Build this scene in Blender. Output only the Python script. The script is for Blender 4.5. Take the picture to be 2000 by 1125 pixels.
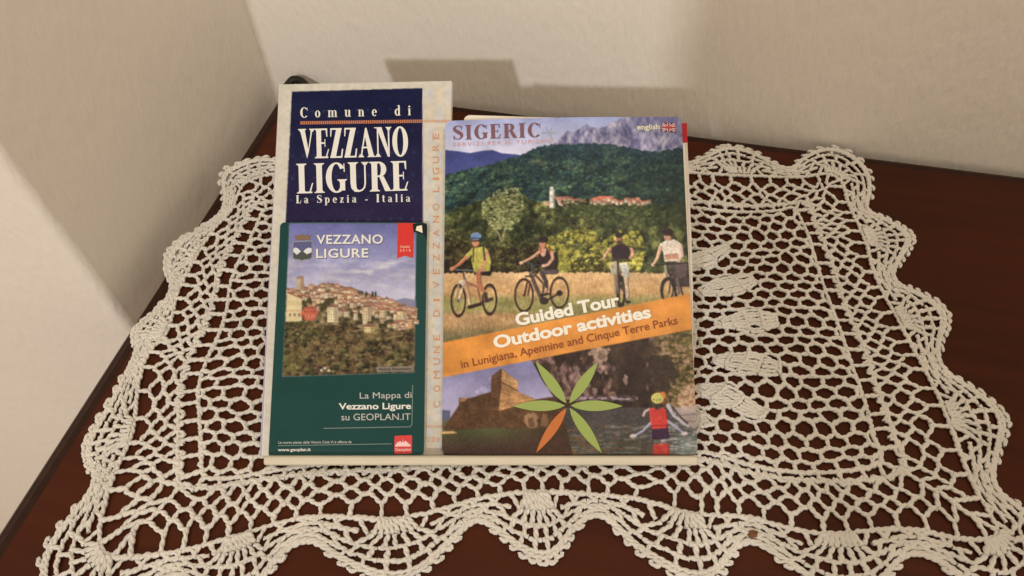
import bpy, math, random
import numpy as np
random.seed(7); rng = np.random.default_rng(7)
for o in list(bpy.data.objects): bpy.data.objects.remove(o)
SC = bpy.context.scene; COL = SC.collection

# ------------------------------------------------------------------ camera
F = 1400.0; PITCH = math.atan(F/1072.0); CC, SS = math.cos(PITCH), math.sin(PITCH); CH = .40
cam = bpy.data.objects.new('camera', bpy.data.cameras.new('camera')); COL.objects.link(cam)
cam.location = (0, 0, CH); cam.rotation_euler = (math.pi/2-PITCH, 0, 0)
cam.data.sensor_width = 36; cam.data.lens = F/2000*36; cam.data.clip_start = .01; cam.data.clip_end = 50
SC.camera = cam
# ------------------------------------------------------------------ light
KEY = (-.77, -1.97, 1.46)
W = bpy.data.worlds.new('World'); SC.world = W; W.use_nodes = True
W.node_tree.nodes['Background'].inputs[0].default_value = (1, .80, .60, 1)
W.node_tree.nodes['Background'].inputs[1].default_value = .80
def lamp(name, loc, size, power, col, target):
    l = bpy.data.lights.new(name, 'AREA'); l.shape = 'DISK'; l.size = size; l.energy = power; l.color = col
    o = bpy.data.objects.new(name, l); COL.objects.link(o); o.location = loc
    import mathutils
    o.rotation_euler = (mathutils.Vector(target)-mathutils.Vector(loc)).to_track_quat('-Z', 'Y').to_euler()
    return o
lamp('room_lamp', KEY, .085, 25, (1, .96, .92), (0, .3, 0))
lamp('fill_light', (.55, -.60, 2.0), .9, 25, (1, .84, .64), (0, .3, 0))  # added soft fill from above, no real fixture: lifts walls and shadows
SC.view_settings.view_transform = 'Standard'; SC.view_settings.look = 'None'
SC.view_settings.exposure = 0; SC.view_settings.gamma = 1
ILL = np.array([1.05, .92, .77])         # what white receives: printed inks are measured against it

# ------------------------------------------------------------------ measuring helpers (photo pixel -> point on a real surface)
def ray(px, py):
    a = (px-1000)/F; b = -(py-562.5)/F
    return np.stack([np.broadcast_to(a, np.shape(b)) if np.ndim(b) else a, CC+b*SS, -SS+b*CC], -1)
def tab(px, py, z=0.):
    r = ray(float(px), float(py)); t = (CH-z)/-r[2]; return np.array([0, 0, CH])+r*t
O0 = np.array([.0332, .1760, .0118])        # bottom middle of the leaning brochures
UV = np.array([0, math.cos(math.radians(27.6)), math.sin(math.radians(27.6))])
NV = np.array([0, -UV[2], UV[1]]); XV = np.array([1., 0, 0])
def onpl(px, py, n=0.):
    p0 = O0+NV*n; r = ray(np.asarray(px, float), np.asarray(py, float)); o = np.array([0, 0, CH])
    t = np.dot(p0-o, NV)/(r@NV); return o+r*t[..., None]
def loc_uv(P, n):                             # world point -> (x, v) on the leaning plane
    d = P-(O0+NV*n); return np.stack([d[..., 0], d@UV], -1)
def from_uv(x, v, n):
    return O0+NV*n+np.multiply.outer(x, XV)+np.multiply.outer(v, UV)
def to_px(P):
    d = P-np.array([0, 0, CH]); z = d[..., 1]*CC-d[..., 2]*SS; y = d[..., 1]*SS+d[..., 2]*CC
    return 1000+F*d[..., 0]/z, 562.5-F*y/z

# ------------------------------------------------------------------ object helpers
def lin(c):
    c = np.asarray(c, float)/255; return np.where(c <= .04045, c/12.92, ((c+.055)/1.055)**2.4)
def ink(c):                                   # printed colour from a colour measured in the photograph
    return np.clip(lin(c)/ILL, .004, .9)
def mesh(name, V, Fc, mat=None, parent=None, smooth=False, colors=None, loc=None):
    me = bpy.data.meshes.new(name)
    V = np.asarray(V, float)
    if isinstance(Fc, np.ndarray):
        k = Fc.shape[1]; me.vertices.add(len(V)); me.vertices.foreach_set('co', V.ravel())
        me.loops.add(Fc.size); me.loops.foreach_set('vertex_index', Fc.ravel().astype(np.int32))
        me.polygons.add(len(Fc)); me.polygons.foreach_set('loop_start', np.arange(0, Fc.size, k, dtype=np.int32))
        me.update(calc_edges=True); me.validate()
    else:
        me.from_pydata([tuple(v) for v in V], [], [tuple(f) for f in Fc]); me.update()
    if colors is not None:
        ca = me.color_attributes.new('ink', 'FLOAT_COLOR', 'POINT')
        a = np.ones((len(V), 4), np.float32); a[:, :3] = colors; ca.data.foreach_set('color', a.ravel())
    if smooth: me.polygons.foreach_set('use_smooth', np.ones(len(me.polygons), bool))
    if mat: me.materials.append(mat)
    o = bpy.data.objects.new(name, me); COL.objects.link(o)
    if parent: o.parent = parent; o.matrix_parent_inverse = parent.matrix_world.inverted()
    return o
def tag(o, label=None, cat=None, group=None, kind=None):
    for k, v in (('label', label), ('category', cat), ('group', group), ('kind', kind)):
        if v: o[k] = v
    return o
def thing(name, label, cat, loc, group=None):
    o = bpy.data.objects.new(name, None); COL.objects.link(o); o.location = [float(q) for q in loc]; o.empty_display_size = .01
    bpy.context.view_layer.update(); return tag(o, label, cat, group)
def box(x0, x1, y0, y1, z0, z1):
    V = [(x, y, z) for z in (z0, z1) for y in (y0, y1) for x in (x0, x1)]
    return V, [(0, 2, 3, 1), (4, 5, 7, 6), (0, 1, 5, 4), (2, 6, 7, 3), (0, 4, 6, 2), (1, 3, 7, 5)]
def bevel(o, w, s=3):
    m = o.modifiers.new('soft', 'BEVEL'); m.width = w; m.segments = s; m.limit_method = 'ANGLE'
    for p in o.data.polygons: p.use_smooth = True
    n = o.modifiers.new('wn', 'WEIGHTED_NORMAL'); return o

# ------------------------------------------------------------------ materials
def mat(name, col, rough=.6, spec=.3, noise=0., nscale=60., bump=0., bscale=200., attr=None, var=None, coat=0., aniso=None):
    m = bpy.data.materials.new(name); m.use_nodes = True; nt = m.node_tree; N = nt.nodes; L = nt.links
    b = N['Principled BSDF']; b.inputs['Roughness'].default_value = rough; b.inputs['Specular IOR Level'].default_value = spec
    b.inputs['Base Color'].default_value = (*col, 1)
    if coat: b.inputs['Coat Weight'].default_value = coat; b.inputs['Coat Roughness'].default_value = .25
    tc = N.new('ShaderNodeTexCoord')
    if attr:
        a = N.new('ShaderNodeVertexColor'); a.layer_name = attr; L.new(a.outputs[0], b.inputs['Base Color'])
    elif noise:
        t = N.new('ShaderNodeTexNoise'); t.inputs['Scale'].default_value = nscale; t.inputs['Detail'].default_value = 6
        L.new(tc.outputs['Object'], t.inputs['Vector'])
        r = N.new('ShaderNodeValToRGB'); r.color_ramp.elements[0].position = .3; r.color_ramp.elements[1].position = .7
        c2 = var if var else [c*(1-noise) for c in col]
        r.color_ramp.elements[0].color = (*c2, 1); r.color_ramp.elements[1].color = (*col, 1)
        L.new(t.outputs['Fac'], r.inputs[0]); L.new(r.outputs[0], b.inputs['Base Color'])
    if bump:
        t = N.new('ShaderNodeTexNoise'); t.inputs['Scale'].default_value = bscale; t.inputs['Detail'].default_value = 5
        L.new(tc.outputs['Object'], t.inputs['Vector'])
        bp = N.new('ShaderNodeBump'); bp.inputs['Strength'].default_value = bump; bp.inputs['Distance'].default_value = .001
        L.new(t.outputs['Fac'], bp.inputs['Height']); L.new(bp.outputs[0], b.inputs['Normal'])
    return m
def plaster():
    m = mat('wall_plaster', (.79, .755, .70), .85, .15, noise=.03, nscale=5, bump=.0)
    nt = m.node_tree; N = nt.nodes; L = nt.links; b = N['Principled BSDF']; tc = N.new('ShaderNodeTexCoord')
    mp = N.new('ShaderNodeMapping'); mp.inputs['Scale'].default_value = (1, 1, .35); L.new(tc.outputs['Object'], mp.inputs[0])
    t = N.new('ShaderNodeTexNoise'); t.inputs['Scale'].default_value = 240; t.inputs['Detail'].default_value = 4; L.new(mp.outputs[0], t.inputs[0])
    u = N.new('ShaderNodeTexNoise'); u.inputs['Scale'].default_value = 28; u.inputs['Detail'].default_value = 3; L.new(tc.outputs['Object'], u.inputs[0])
    ad = N.new('ShaderNodeMath'); ad.operation = 'MULTIPLY_ADD'; ad.inputs[1].default_value = .9; L.new(u.outputs['Fac'], ad.inputs[0]); L.new(t.outputs['Fac'], ad.inputs[2])
    bp = N.new('ShaderNodeBump'); bp.inputs['Strength'].default_value = .55; bp.inputs['Distance'].default_value = .0016
    L.new(ad.outputs[0], bp.inputs['Height']); L.new(bp.outputs[0], b.inputs['Normal']); return m
def wood():
    m = bpy.data.materials.new('mahogany'); m.use_nodes = True; nt = m.node_tree; N = nt.nodes; L = nt.links
    b = N['Principled BSDF']; tc = N.new('ShaderNodeTexCoord')
    mp = N.new('ShaderNodeMapping'); mp.inputs['Scale'].default_value = (2.2, 26, 26); L.new(tc.outputs['Object'], mp.inputs[0])
    t = N.new('ShaderNodeTexNoise'); t.inputs['Scale'].default_value = 3.0; t.inputs['Detail'].default_value = 8; t.inputs['Distortion'].default_value = .6; L.new(mp.outputs[0], t.inputs[0])
    u = N.new('ShaderNodeTexNoise'); u.inputs['Scale'].default_value = 3.5; u.inputs['Detail'].default_value = 2; L.new(tc.outputs['Object'], u.inputs[0])
    r = N.new('ShaderNodeValToRGB'); r.color_ramp.elements[0].position = .28; r.color_ramp.elements[1].position = .75
    r.color_ramp.elements[0].color = (.045, .0105, .0036, 1); r.color_ramp.elements[1].color = (.070, .0160, .0050, 1)
    L.new(t.outputs['Fac'], r.inputs[0])
    mx = N.new('ShaderNodeMix'); mx.data_type = 'RGBA'; mx.blend_type = 'MULTIPLY'; mx.inputs[0].default_value = .6
    r2 = N.new('ShaderNodeValToRGB'); r2.color_ramp.elements[0].position = .35; r2.color_ramp.elements[1].position = .65
    r2.color_ramp.elements[0].color = (.62, .62, .66, 1); r2.color_ramp.elements[1].color = (1.15, 1.1, 1, 1)
    L.new(u.outputs['Fac'], r2.inputs[0]); L.new(r.outputs[0], mx.inputs[6]); L.new(r2.outputs[0], mx.inputs[7])
    L.new(mx.outputs[2], b.inputs['Base Color'])
    rr = N.new('ShaderNodeMapRange'); rr.inputs[3].default_value = .27; rr.inputs[4].default_value = .42; L.new(t.outputs['Fac'], rr.inputs[0]); L.new(rr.outputs[0], b.inputs['Roughness'])
    b.inputs['Specular IOR Level'].default_value = .13
    bp = N.new('ShaderNodeBump'); bp.inputs['Strength'].default_value = .12; bp.inputs['Distance'].default_value = .0006
    L.new(t.outputs['Fac'], bp.inputs['Height']); L.new(bp.outputs[0], b.inputs['Normal']); return m
PLASTER = plaster(); WOOD = wood()
WOOD_EDGE = mat('dark_wood_edge', (.030, .0095, .0045), .45, .15, noise=.4, nscale=90)
COTTON = mat('cream_cotton', (.735, .72, .675), .9, .1, noise=.14, nscale=45, bump=.5, bscale=1800)
CREAM = mat('cream_lacquer', (.60, .565, .455), .45, .3, noise=.05, nscale=60)
PRINT = mat('printed_gloss', (.5, .5, .5), .38, .14, attr='ink', bump=.02, bscale=500)
PRINT_MATT = mat('printed_matt', (.5, .5, .5), .6, .08, attr='ink', bump=.03, bscale=400)
PAPER = mat('white_paper', (.66, .635, .58), .7, .2, noise=.04, nscale=40)
BLACK = mat('black_rubber', (.012, .009, .008), .5, .3)
def flat(name, rgb, rough=.5): return mat(name, tuple(ink(rgb)), rough, .14)

# ------------------------------------------------------------------ the setting
A = tab(880, 190); B = tab(2000, 328); wd = (B-A)[:2]; wd /= np.linalg.norm(wd)      # back wall direction
L1 = tab(545, 165); L2 = tab(0, 1000); ld = (L2-L1)[:2]; ld /= np.linalg.norm(ld)    # left table edge direction
M = np.array([[wd[0], -ld[0]], [wd[1], -ld[1]]]); tt = np.linalg.solve(M, L1[:2]-A[:2]); CORNER = A[:2]+wd*tt[0]
WC = tab(522.5, 146)[:2]                              # the wall corner lies a finger's width left of the table
_k = min(np.linspace(.15, .40, 501), key=lambda k: abs((lambda q: q[0]-.758*(q[1]-310))(to_px(np.array([*(WC+ld*k), 0.])))))
OUT = WC+ld*_k                                        # outer edge of the short wall
ZF = -.90
def wall(name, pts, thick, z0=ZF, z1=2.3):
    a, b = [np.array(p) for p in pts]; d = (b-a)/np.linalg.norm(b-a); n = np.array([-d[1], d[0]])*thick
    q = [a, b, b+n, a+n]; V = [(*p, z0) for p in q]+[(*p, z1) for p in q]
    F_ = [(0, 1, 5, 4), (1, 2, 6, 5), (2, 3, 7, 6), (3, 0, 4, 7), (4, 5, 6, 7), (3, 2, 1, 0)]
    o = mesh(name, V, F_, PLASTER); return tag(o, kind='structure')
wall('back_wall', (WC, WC+wd*3.2), .15)
# short wall with a softly rounded free edge, then the wall face running away to the left
r = .006; pl = []
d1 = (OUT-WC)/np.linalg.norm(OUT-WC); d2 = np.array([d1[1], -d1[0]]); d2 = d2 if d2[0] < 0 else -d2
pl.append(WC); pl.append(OUT-d1*r)
for a in np.linspace(0, math.pi/2, 7)[1:-1]: pl.append(OUT-d1*r+d2*r+d1*r*math.sin(a)-d2*r*math.cos(a))
pl += [OUT+d2*r, OUT+d2*3.7, OUT+d2*3.7-d1*.35, WC-d1*.05]
n = len(pl); V = [(*p, ZF) for p in pl]+[(*p, 2.3) for p in pl]
o = tag(mesh('side_wall', V, [(i, (i+1) % n, n+(i+1) % n, n+i) for i in range(n)], PLASTER), kind='structure')
for i, p in enumerate(o.data.polygons): p.use_smooth = 1 <= i <= 6
tag(mesh('floor', [(-4, -4, ZF), (4, -4, ZF), (4, 3, ZF), (-4, 3, ZF)], [(0, 1, 2, 3)],
         mat('terracotta_floor', (.30, .19, .12), .6, noise=.3, nscale=6)), kind='structure')

# table: top with a rounded moulded edge, legs, apron
ang = math.atan2(wd[1], wd[0])
TT = thing('table', 'dark polished mahogany table under the doily, pushed into the wall corner', 'table', (CORNER[0], CORNER[1], ZF))
TT.rotation_euler = (0, 0, ang); bpy.context.view_layer.update()
left = math.atan2(ld[1], ld[0])-ang                  # left edge in table axes (about -91 degrees)
def tl(x, y, z): return np.array([*(CORNER+wd*x+np.array([-wd[1], wd[0]])*y), z])
def tmesh(name, V, F_, m, parent, smooth=False):     # V in table axes
    me = mesh(name, V, F_, m, None, smooth); me.parent = parent; return me
e = .0022
prof = []                                             # table top outline in table axes
lx = math.tan(left+math.pi/2)                         # x shift per -y
pts = [(e, -e), (1.35, -e), (1.35, -.62), (e-lx*-.62*1.0, -.62)]
pts[3] = (math.cos(left)*.62, math.sin(left)*.62)
def inset(P, d):
    P = np.array(P, float); n = len(P); out = []
    for i in range(n):
        a, b, c = P[i-1], P[i], P[(i+1) % n]; u = (b-a)/np.linalg.norm(b-a); w = (c-b)/np.linalg.norm(c-b)
        nu = np.array([u[1], -u[0]]); nw = np.array([w[1], -w[0]]); k = (nu+nw)/(1+nu@nw); out.append(b+k*d)
    return np.array(out)
Z0 = -ZF                                              # table top height in its own axes
rings = [(0.016, Z0-.0), (.011, Z0-.0005), (.008, Z0-.0018), (.0066, Z0-.004), (.0045, Z0-.0046), (.0015, Z0-.0075), (0, Z0-.012), (.001, Z0-.018), (.006, Z0-.024)]
V = []; Fa = []
for d, z in rings: V += [(*p, z) for p in inset(pts, d)]
for k in range(len(rings)-1):
    for i in range(4): Fa.append((k*4+i, (k+1)*4+i, (k+1)*4+(i+1) % 4, k*4+(i+1) % 4))
eo = tmesh('edge_moulding', V, Fa, WOOD_EDGE, TT)
for p in eo.data.polygons: p.use_smooth = False
q = inset(pts, .016); V = [(*p, Z0) for p in q]+[(*p, Z0-.02) for p in q]
tmesh('tabletop', V, [(3, 2, 1, 0), (4, 5, 6, 7)]+[(i, (i+1) % 4, 4+(i+1) % 4, 4+i) for i in range(4)], WOOD, TT)
for nm, (x0, x1, y0, y1) in dict(a=(.05, 1.3, -.06, -.04), b=(.05, 1.3, -.58, -.56)).items():
    tmesh('apron', *box(x0, x1, y0, y1, Z0-.11, Z0-.024), WOOD, TT)
for x in (.0, 1.25):
    for y in (-.09, -.59):
        x_ = x+.03 if y < -.3 and x < .1 else x+.03
        V, Fb = box(x_, x_+.05, y, y+.05, 0, Z0-.0245); V = [(vx if vz > .1 else x_+.025+(vx-x_-.025)*.6, vy if vz > .1 else y+.025+(vy-y-.025)*.6, vz) for vx, vy, vz in V]
        tmesh('leg', V, Fb, WOOD, TT)

# added light blocker in cupboard shape, unseen: shades the right part of the wall
cb = thing('light_blocker', 'added light blocker shaped as a dark wooden cupboard, unseen behind the viewer', 'light blocker', (.5, -.5, .62))
bevel(mesh('blocker_body', *box(-.185, 1.3, -.66, -.37, .535, 1.4), WOOD, cb), .004)
for k in range(2):
    dd = bevel(mesh('blocker_front', *box(-.175+k*.74, .555+k*.735, -.37, -.352, .545, 1.39), WOOD, cb), .004)
    mesh('blocker_pull', *box(.5+k*.1, .51+k*.1, -.352, -.33, .9, 1.0), BLACK, dd)

# ------------------------------------------------------------------ crocheted doily
def smoothclosed(P, n):
    P = np.array(P, float); m = len(P)
    k = np.arange(m); out = []
    for i in range(m):
        a, b, c, d = P[i-1], P[i], P[(i+1) % m], P[(i+2) % m]
        t = np.linspace(0, 1, 40, endpoint=False)[:, None]
        out.append(.5*((2*b)+(-a+c)*t+(2*a-5*b+4*c-d)*t**2+(-a+3*b-3*c+d)*t**3))
    C = np.concatenate(out); return C
# fan centres along the base line, photo px, counter-clockwise from the near left corner
FANS = [(200, 1080), (469, 1046), (770, 1006), (1046, 970), (1353, 1006), (1628, 1040), (1935, 1048),
        (1838, 815), (1752, 624), (1690, 465), (1622, 345),
        (1437, 346), (1240, 344), (1060, 342), (880, 340), (670, 340), (500, 349),
        (383, 505), (324, 648), (258, 852)]
MIDS = {0: [(340, 1076)], 1: [(605, 1014)], 2: [(875, 985), (960, 972)], 3: [(1125, 967), (1215, 975)], 4: [(1470, 1010)], 5: [(1770, 1034)],
        6: [(1900, 950)], 7: [(1795, 712)], 8: [(1712, 545)], 9: [(1664, 408)], 10: [(1540, 351)], 16: [(438, 425)], 17: [(345, 572)], 18: [(294, 700)], 19: [(225, 945)]}
Bp = []; fan_idx = []
for i, p in enumerate(FANS):
    fan_idx.append(len(Bp)); Bp.append(tab(*p)[:2])
    for q in MIDS.get(i, []): Bp.append(tab(*q)[:2])
Dp = [tab(*p)[:2] for p in [(347, 945), (383, 957), (500, 942), (620, 929), (720, 919), (860, 908), (1000, 900), (1100, 896), (1220, 896), (1340, 902), (1410, 914), (1485, 925), (1557, 931), (1650, 938), (1761, 925),
      (1749, 870), (1727, 810), (1704, 749), (1667, 645), (1638, 560), (1616, 496), (1600, 440), (1578, 404),
      (1540, 406), (1450, 404), (1345, 402), (1200, 400), (1000, 400), (800, 400), (640, 402), (505, 400),
      (472, 440), (450, 490), (424, 550), (385, 660), (364, 735), (353, 792), (349, 857)]]
BC = smoothclosed(Bp, 0); DC = smoothclosed(Dp, 0)
# parameter s in scallop units along B; D matched by corner positions
bs = np.interp(np.arange(len(BC)+1), [fan_idx[i]*40 for i in range(20)]+[len(BC)], np.arange(21))
BCc = np.vstack([BC, BC[:1]])
dcorn = [0, 14, 22, 30, len(Dp)]; scorn = [0, 6, 10, 16, 20]
DCc = np.vstack([DC, DC[:1]]); dl = np.concatenate([[0], np.cumsum(np.linalg.norm(np.diff(DCc, axis=0), axis=1))])
ds = np.interp(dl, [dl[c*40] for c in dcorn], scorn)
def Bf(s): s = np.mod(s, 20); return np.stack([np.interp(s, bs, BCc[:, i]) for i in (0, 1)], -1)
def Df(s): s = np.mod(s, 20); return np.stack([np.interp(s, ds, DCc[:, i]) for i in (0, 1)], -1)
CEN = np.array([.018, .272])
_ss = np.linspace(0, 20, 801)
_t = Bf(_ss+.3)-Bf(_ss-.3); _n = np.stack([_t[:, 1], -_t[:, 0]], -1); _n /= np.linalg.norm(_n, axis=1)[:, None]
def Nf(s): s = np.mod(s, 20); v = np.stack([np.interp(s, _ss, _n[:, i]) for i in (0, 1)], -1); return v/np.linalg.norm(v, axis=-1)[..., None]
def Hf(s):                                            # scallop height over the base line
    f = np.mod(s+.5, 1)-.5; c = np.cos(np.pi*f)**2; h = .0125+.0215*c**.95
    edge = np.interp(np.mod(s, 20), [0, 6, 10, 15.3, 16, 16.5, 18, 19.5, 20], [1.0, 1.0, .95, .95, .62, .5, .5, .75, 1.0]); return h*edge
def PT(s, lam):
    """lam: 1..2 outside the base line (fraction of scallop height), 0..1 base line to dense row (0 = dense row), <0 inwards to the centre (-1)"""
    s = np.asarray(s, float); lam = np.broadcast_to(np.asarray(lam, float), s.shape)
    b, d = Bf(s), Df(s)
    mid = d+(b-d)*np.clip(lam, 0, 1)[..., None]
    dc = d-CEN; th = np.arctan2(dc[..., 1]/.125, dc[..., 0]/.21)
    el = np.stack([.212*np.cos(th), .122*np.sin(th)], -1); w = np.clip((-lam-.10)/.22, 0, 1)[..., None]*.85
    inn = CEN+(dc*(1-w)+el*w)*(1+np.clip(lam, -1, 0))[..., None]
    out = b+Nf(s)*(Hf(s)*np.clip(lam-1, 0, 2))[..., None]
    return np.where((lam > 1)[..., None], out, np.where((lam < 0)[..., None], inn, mid))
EDGE_N = np.array([-ld[1], ld[0]])                    # towards the table from its left edge
if EDGE_N[0] < 0: EDGE_N = -EDGE_N
def lift(P):                                          # near the wall the doily rides up a little
    d = (P-L1[:2])@EDGE_N; return np.clip(.010-d, 0, .03)*.5
def warp(P):                                          # the cloth was laid by hand: it wanders a little
    x, y = P[:, 0], P[:, 1]
    a = .0016*np.sin(x*31+1.3+2*np.sin(y*23))+.0011*np.sin(y*67+x*22)+.0006*np.sin(x*150+y*90)
    b = .0015*np.sin(y*37+.4+1.5*np.sin(x*27))+.0011*np.sin(x*58-y*31)+.0006*np.sin(y*160-x*80+2)
    return np.column_stack([x+a, y+b])
class Yarn:
    def __init__(s): s.paths = []
    def add(s, P, r=1.0): s.paths.append((np.asarray(P, float), r))
    def chain(s, s0, l0, s1, l1, r=1., tang=.3, n=7, jit=.0006, z=0.):
        """a chain of stitches between two nodes, leaving both along the row"""
        t = np.linspace(0, 1, n); k = t+0
        sl = t*t*(3-2*t); st = t
        mix = sl*tang*2+t*(1-tang*2) if l0 != l1 else t
        P = PT(s0+(s1-s0)*st, l0+(l1-l0)*mix)
        P = P+np.sin(np.pi*t)[:, None]*rng.normal(0, jit, 2)
        s.add(np.column_stack([P, np.full(n, z)+rng.normal(0, .0002)]), r)
    def build(s, name, parent, ply=True):
        VV = []; FF = []; base = 0; K = 5
        for P, rr in s.paths:
            seg = np.linalg.norm(np.diff(P, axis=0), axis=1); Lc = seg.sum()
            if Lc < 1e-5: continue
            m = max(3, int(Lc/.00115)+1); u = np.linspace(0, Lc, m); cu = np.concatenate([[0], np.cumsum(seg)])
            Q = np.stack([np.interp(u, cu, P[:, i]) for i in range(3)], -1)
            T = np.gradient(Q, axis=0); T /= np.linalg.norm(T, axis=1)[:, None]+1e-12
            S = np.cross(T, [0, 0, 1.]); S /= np.linalg.norm(S, axis=1)[:, None]+1e-9; U = np.cross(S, T)
            ph0 = rng.uniform(0, 6.28); hv = rng.uniform(.9, 1.1)
            for k in range(2):
                ph = ph0+u/.0042*2*np.pi*.5+k*np.pi
                off = .00052*rr*hv; rad = .00106*rr*hv*(1+.10*np.sin(u/.0011+ph0))
                Cn = Q+S*(np.cos(ph)*off)[:, None]+U*(np.sin(ph)*off*.7)[:, None]
                th = np.arange(K)/K*2*np.pi
                R = Cn[:, None, :]+rad[:, None, None]*(np.cos(th)[None, :, None]*S[:, None, :]+np.sin(th)[None, :, None]*U[:, None, :])
                VV.append(R.reshape(-1, 3))
                i = np.arange(m-1)[:, None]*K; j = np.arange(K)[None, :]
                a = base+i+j; b = base+i+(j+1) % K; FF.append(np.stack([a, b, b+K, a+K], -1).reshape(-1, 4)); base += m*K
        V = np.concatenate(VV); V[:, :2] = warp(V[:, :2]); V[:, 2] += .0017+lift(V[:, :2]); V[:, 2] = np.maximum(V[:, 2], .0002)
        return mesh(name, V, np.concatenate(FF), COTTON, parent, smooth=True)
DO = thing('doily', 'cream crocheted lace doily with scalloped edge spread on the table', 'doily', (CEN[0], CEN[1], 0))
SF = np.linspace(0, 20, 2401)[:-1]
class Row:                                            # one round of the lace at ring position lam
    def __init__(s, lam):
        s.P = PT(SF, lam); n = np.roll(s.P, -1, 0)-np.roll(s.P, 1, 0); s.T = n/(np.linalg.norm(n, axis=1)[:, None]+1e-9)
        s.cu = np.concatenate([[0], np.cumsum(np.linalg.norm(np.diff(np.vstack([s.P, s.P[:1]]), axis=0), axis=1))]); s.L = s.cu[-1]
    def near(s, p): return int(np.argmin(((s.P-p)**2).sum(1)))
    def at(s, i): return s.P[int(i) % len(s.P)]
def even(lam, cell, ph=0.):
    r = Row(lam); n = int(round(r.L/cell)); q = ((np.arange(n)+ph+rng.normal(0, .06, n))/n % 1)*r.L
    return r, np.sort(np.searchsorted(r.cu, q)-1)
def link(Y, ra, ia, rb, ib, r=1., soft=.88, jit=.0006):
    p, q = ra.at(ia), rb.at(ib); t = ra.T[int(ia) % len(ra.P)]+rb.T[int(ib) % len(rb.P)]; t = t/np.linalg.norm(t)
    d = q-p; dt = (d@t)*t; dn = d-dt; u = np.linspace(0, 1, 9)[:, None]; sm = u*u*(3-2*u); sm = sm*sm*(3-2*sm)
    P = p+dt*u+dn*(sm*soft+u*(1-soft))+np.sin(np.pi*u)*rng.normal(0, jit, 2)
    Y.add(np.column_stack([P, np.full(9, rng.normal(0, .0002))]), r)
def along(Y, r_, idx, r=1., every=1, z=0.):            # a closed round of chain through its nodes
    m = len(r_.P); idx = list(idx)
    for k in range(len(idx)):
        a, b = idx[k], idx[(k+1) % len(idx)]; b = b if b > a else b+m
        P = r_.P[np.linspace(a, b, 7).astype(int) % m]+0; P[1:-1] += rng.normal(0, .00025, (5, 2))
        Y.add(np.column_stack([P, np.full(7, z)]), r)
def nextrow(r0, idx, lam, cell, mid=True, shift=.08):
    r1 = Row(lam); m = len(r0.P); c = []
    for k in range(len(idx)):
        a, b = int(idx[k]), int(idx[(k+1) % len(idx)]); b2 = b if b > a else b+m
        if mid:
            w = .5+rng.normal(0, shift); p = r0.at(a+(b2-a)*w); c.append([r1.near(p), [a, b]])
        else: c.append([r1.near(r0.at(a)), [a]])
    c.sort(key=lambda e: e[0]); out = []
    for e in c:
        if out:
            d = (r1.cu[e[0]]-r1.cu[out[-1][0]])
            if d < .60*cell: out[-1] = [(out[-1][0]+e[0])//2, out[-1][1]+e[1]]; continue
        out.append(e)
    return r1, out
def go(Y, r0, idx, lams, cell, mid=True, r=1.):
    for l in lams:
        r1, out = nextrow(r0, idx, l, cell, mid)
        for i, src in out:
            for a in dict.fromkeys(src): link(Y, r0, a, r1, i, r)
        r0, idx = r1, [o[0] for o in out]
    return r0, idx
Y = Yarn(); CELL = .0128
r0 = Row(1.0); m0 = len(r0.P); idx = [int((k+.5+rng.normal(0, .05))*m0/120) for k in range(120)]
along(Y, r0, idx, 1.05)
r1, idx = go(Y, r0, idx, [.70], CELL, mid=False, r=1.05)
r1, idx = go(Y, r1, idx, [.53, .37, .21, .03], CELL)
r1, idx = even(-.006, .0122)
r1, idx = go(Y, r1, idx, [-.052], CELL, mid=False, r=1.05); along(Y, r1, idx)
# inside the first ladder: a web of small uneven hexagons right across the cloth
from mathutils.geometry import delaunay_2d_cdt
from mathutils import Vector
Rin = Row(-.052); RP = Rin.P[::8]
def inside(P):
    P = np.atleast_2d(P); x, y = P[:, 0], P[:, 1]; ins = np.zeros(len(P), bool)
    for a, b in zip(RP, np.roll(RP, -1, 0)):
        if a[1] == b[1]: continue
        c_ = (a[1] > y) != (b[1] > y); ins ^= c_ & (x < (b[0]-a[0])*(y-a[1])/(b[1]-a[1])+a[0])
    return ins
gp = []; row = 0; y = RP[:, 1].min()-.03
while y < RP[:, 1].max()+.03:
    x = RP[:, 0].min()-.03+(row % 2)*.0060
    while x < RP[:, 0].max()+.03:
        ex = abs(x-CEN[0])/.2; sc = 1.; gp.append((x+rng.normal(0, .0008), y+rng.normal(0, .0007))); x += .0120
    y += .0078+.0016*math.sin(row*1.9); row += 1
gp = np.array(gp); res = delaunay_2d_cdt([Vector(p) for p in gp], [], [], 0, 1e-9)
vv = np.array([tuple(v) for v in res[0]]); tri = np.array([f for f in res[2] if len(f) == 3]); tc_ = vv[tri].mean(1)+rng.normal(0, .0004, (len(tri), 2)); ed = {}
for i, f in enumerate(tri):
    for a, b in ((f[0], f[1]), (f[1], f[2]), (f[2], f[0])): ed.setdefault((min(a, b), max(a, b)), []).append(i)
ti_ = inside(tc_)
for k_, e_ in ed.items():
    if len(e_) != 2: continue
    a, b = e_
    if not (ti_[a] or ti_[b]): continue
    if not ti_[a]: a, b = b, a
    p, q = tc_[a], tc_[b]
    if not ti_[b]: q = RP[np.argmin(((RP-(p+(q-p)*.7))**2).sum(1))]
    if np.linalg.norm(q-p) > .02: continue
    u = np.linspace(0, 1, 6)[:, None]; nrm_ = np.array([-(q-p)[1], (q-p)[0]]); P = p+(q-p)*u+nrm_*np.sin(np.pi*u)*rng.normal(0, .05)
    d_ = (q-p)/(np.linalg.norm(q-p)+1e-9); P = np.vstack([p-d_*.0008, P, q+d_*.0008])
    Y.add(np.column_stack([P, np.full(len(P), rng.normal(0, .0002))]), 1.04)
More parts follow.
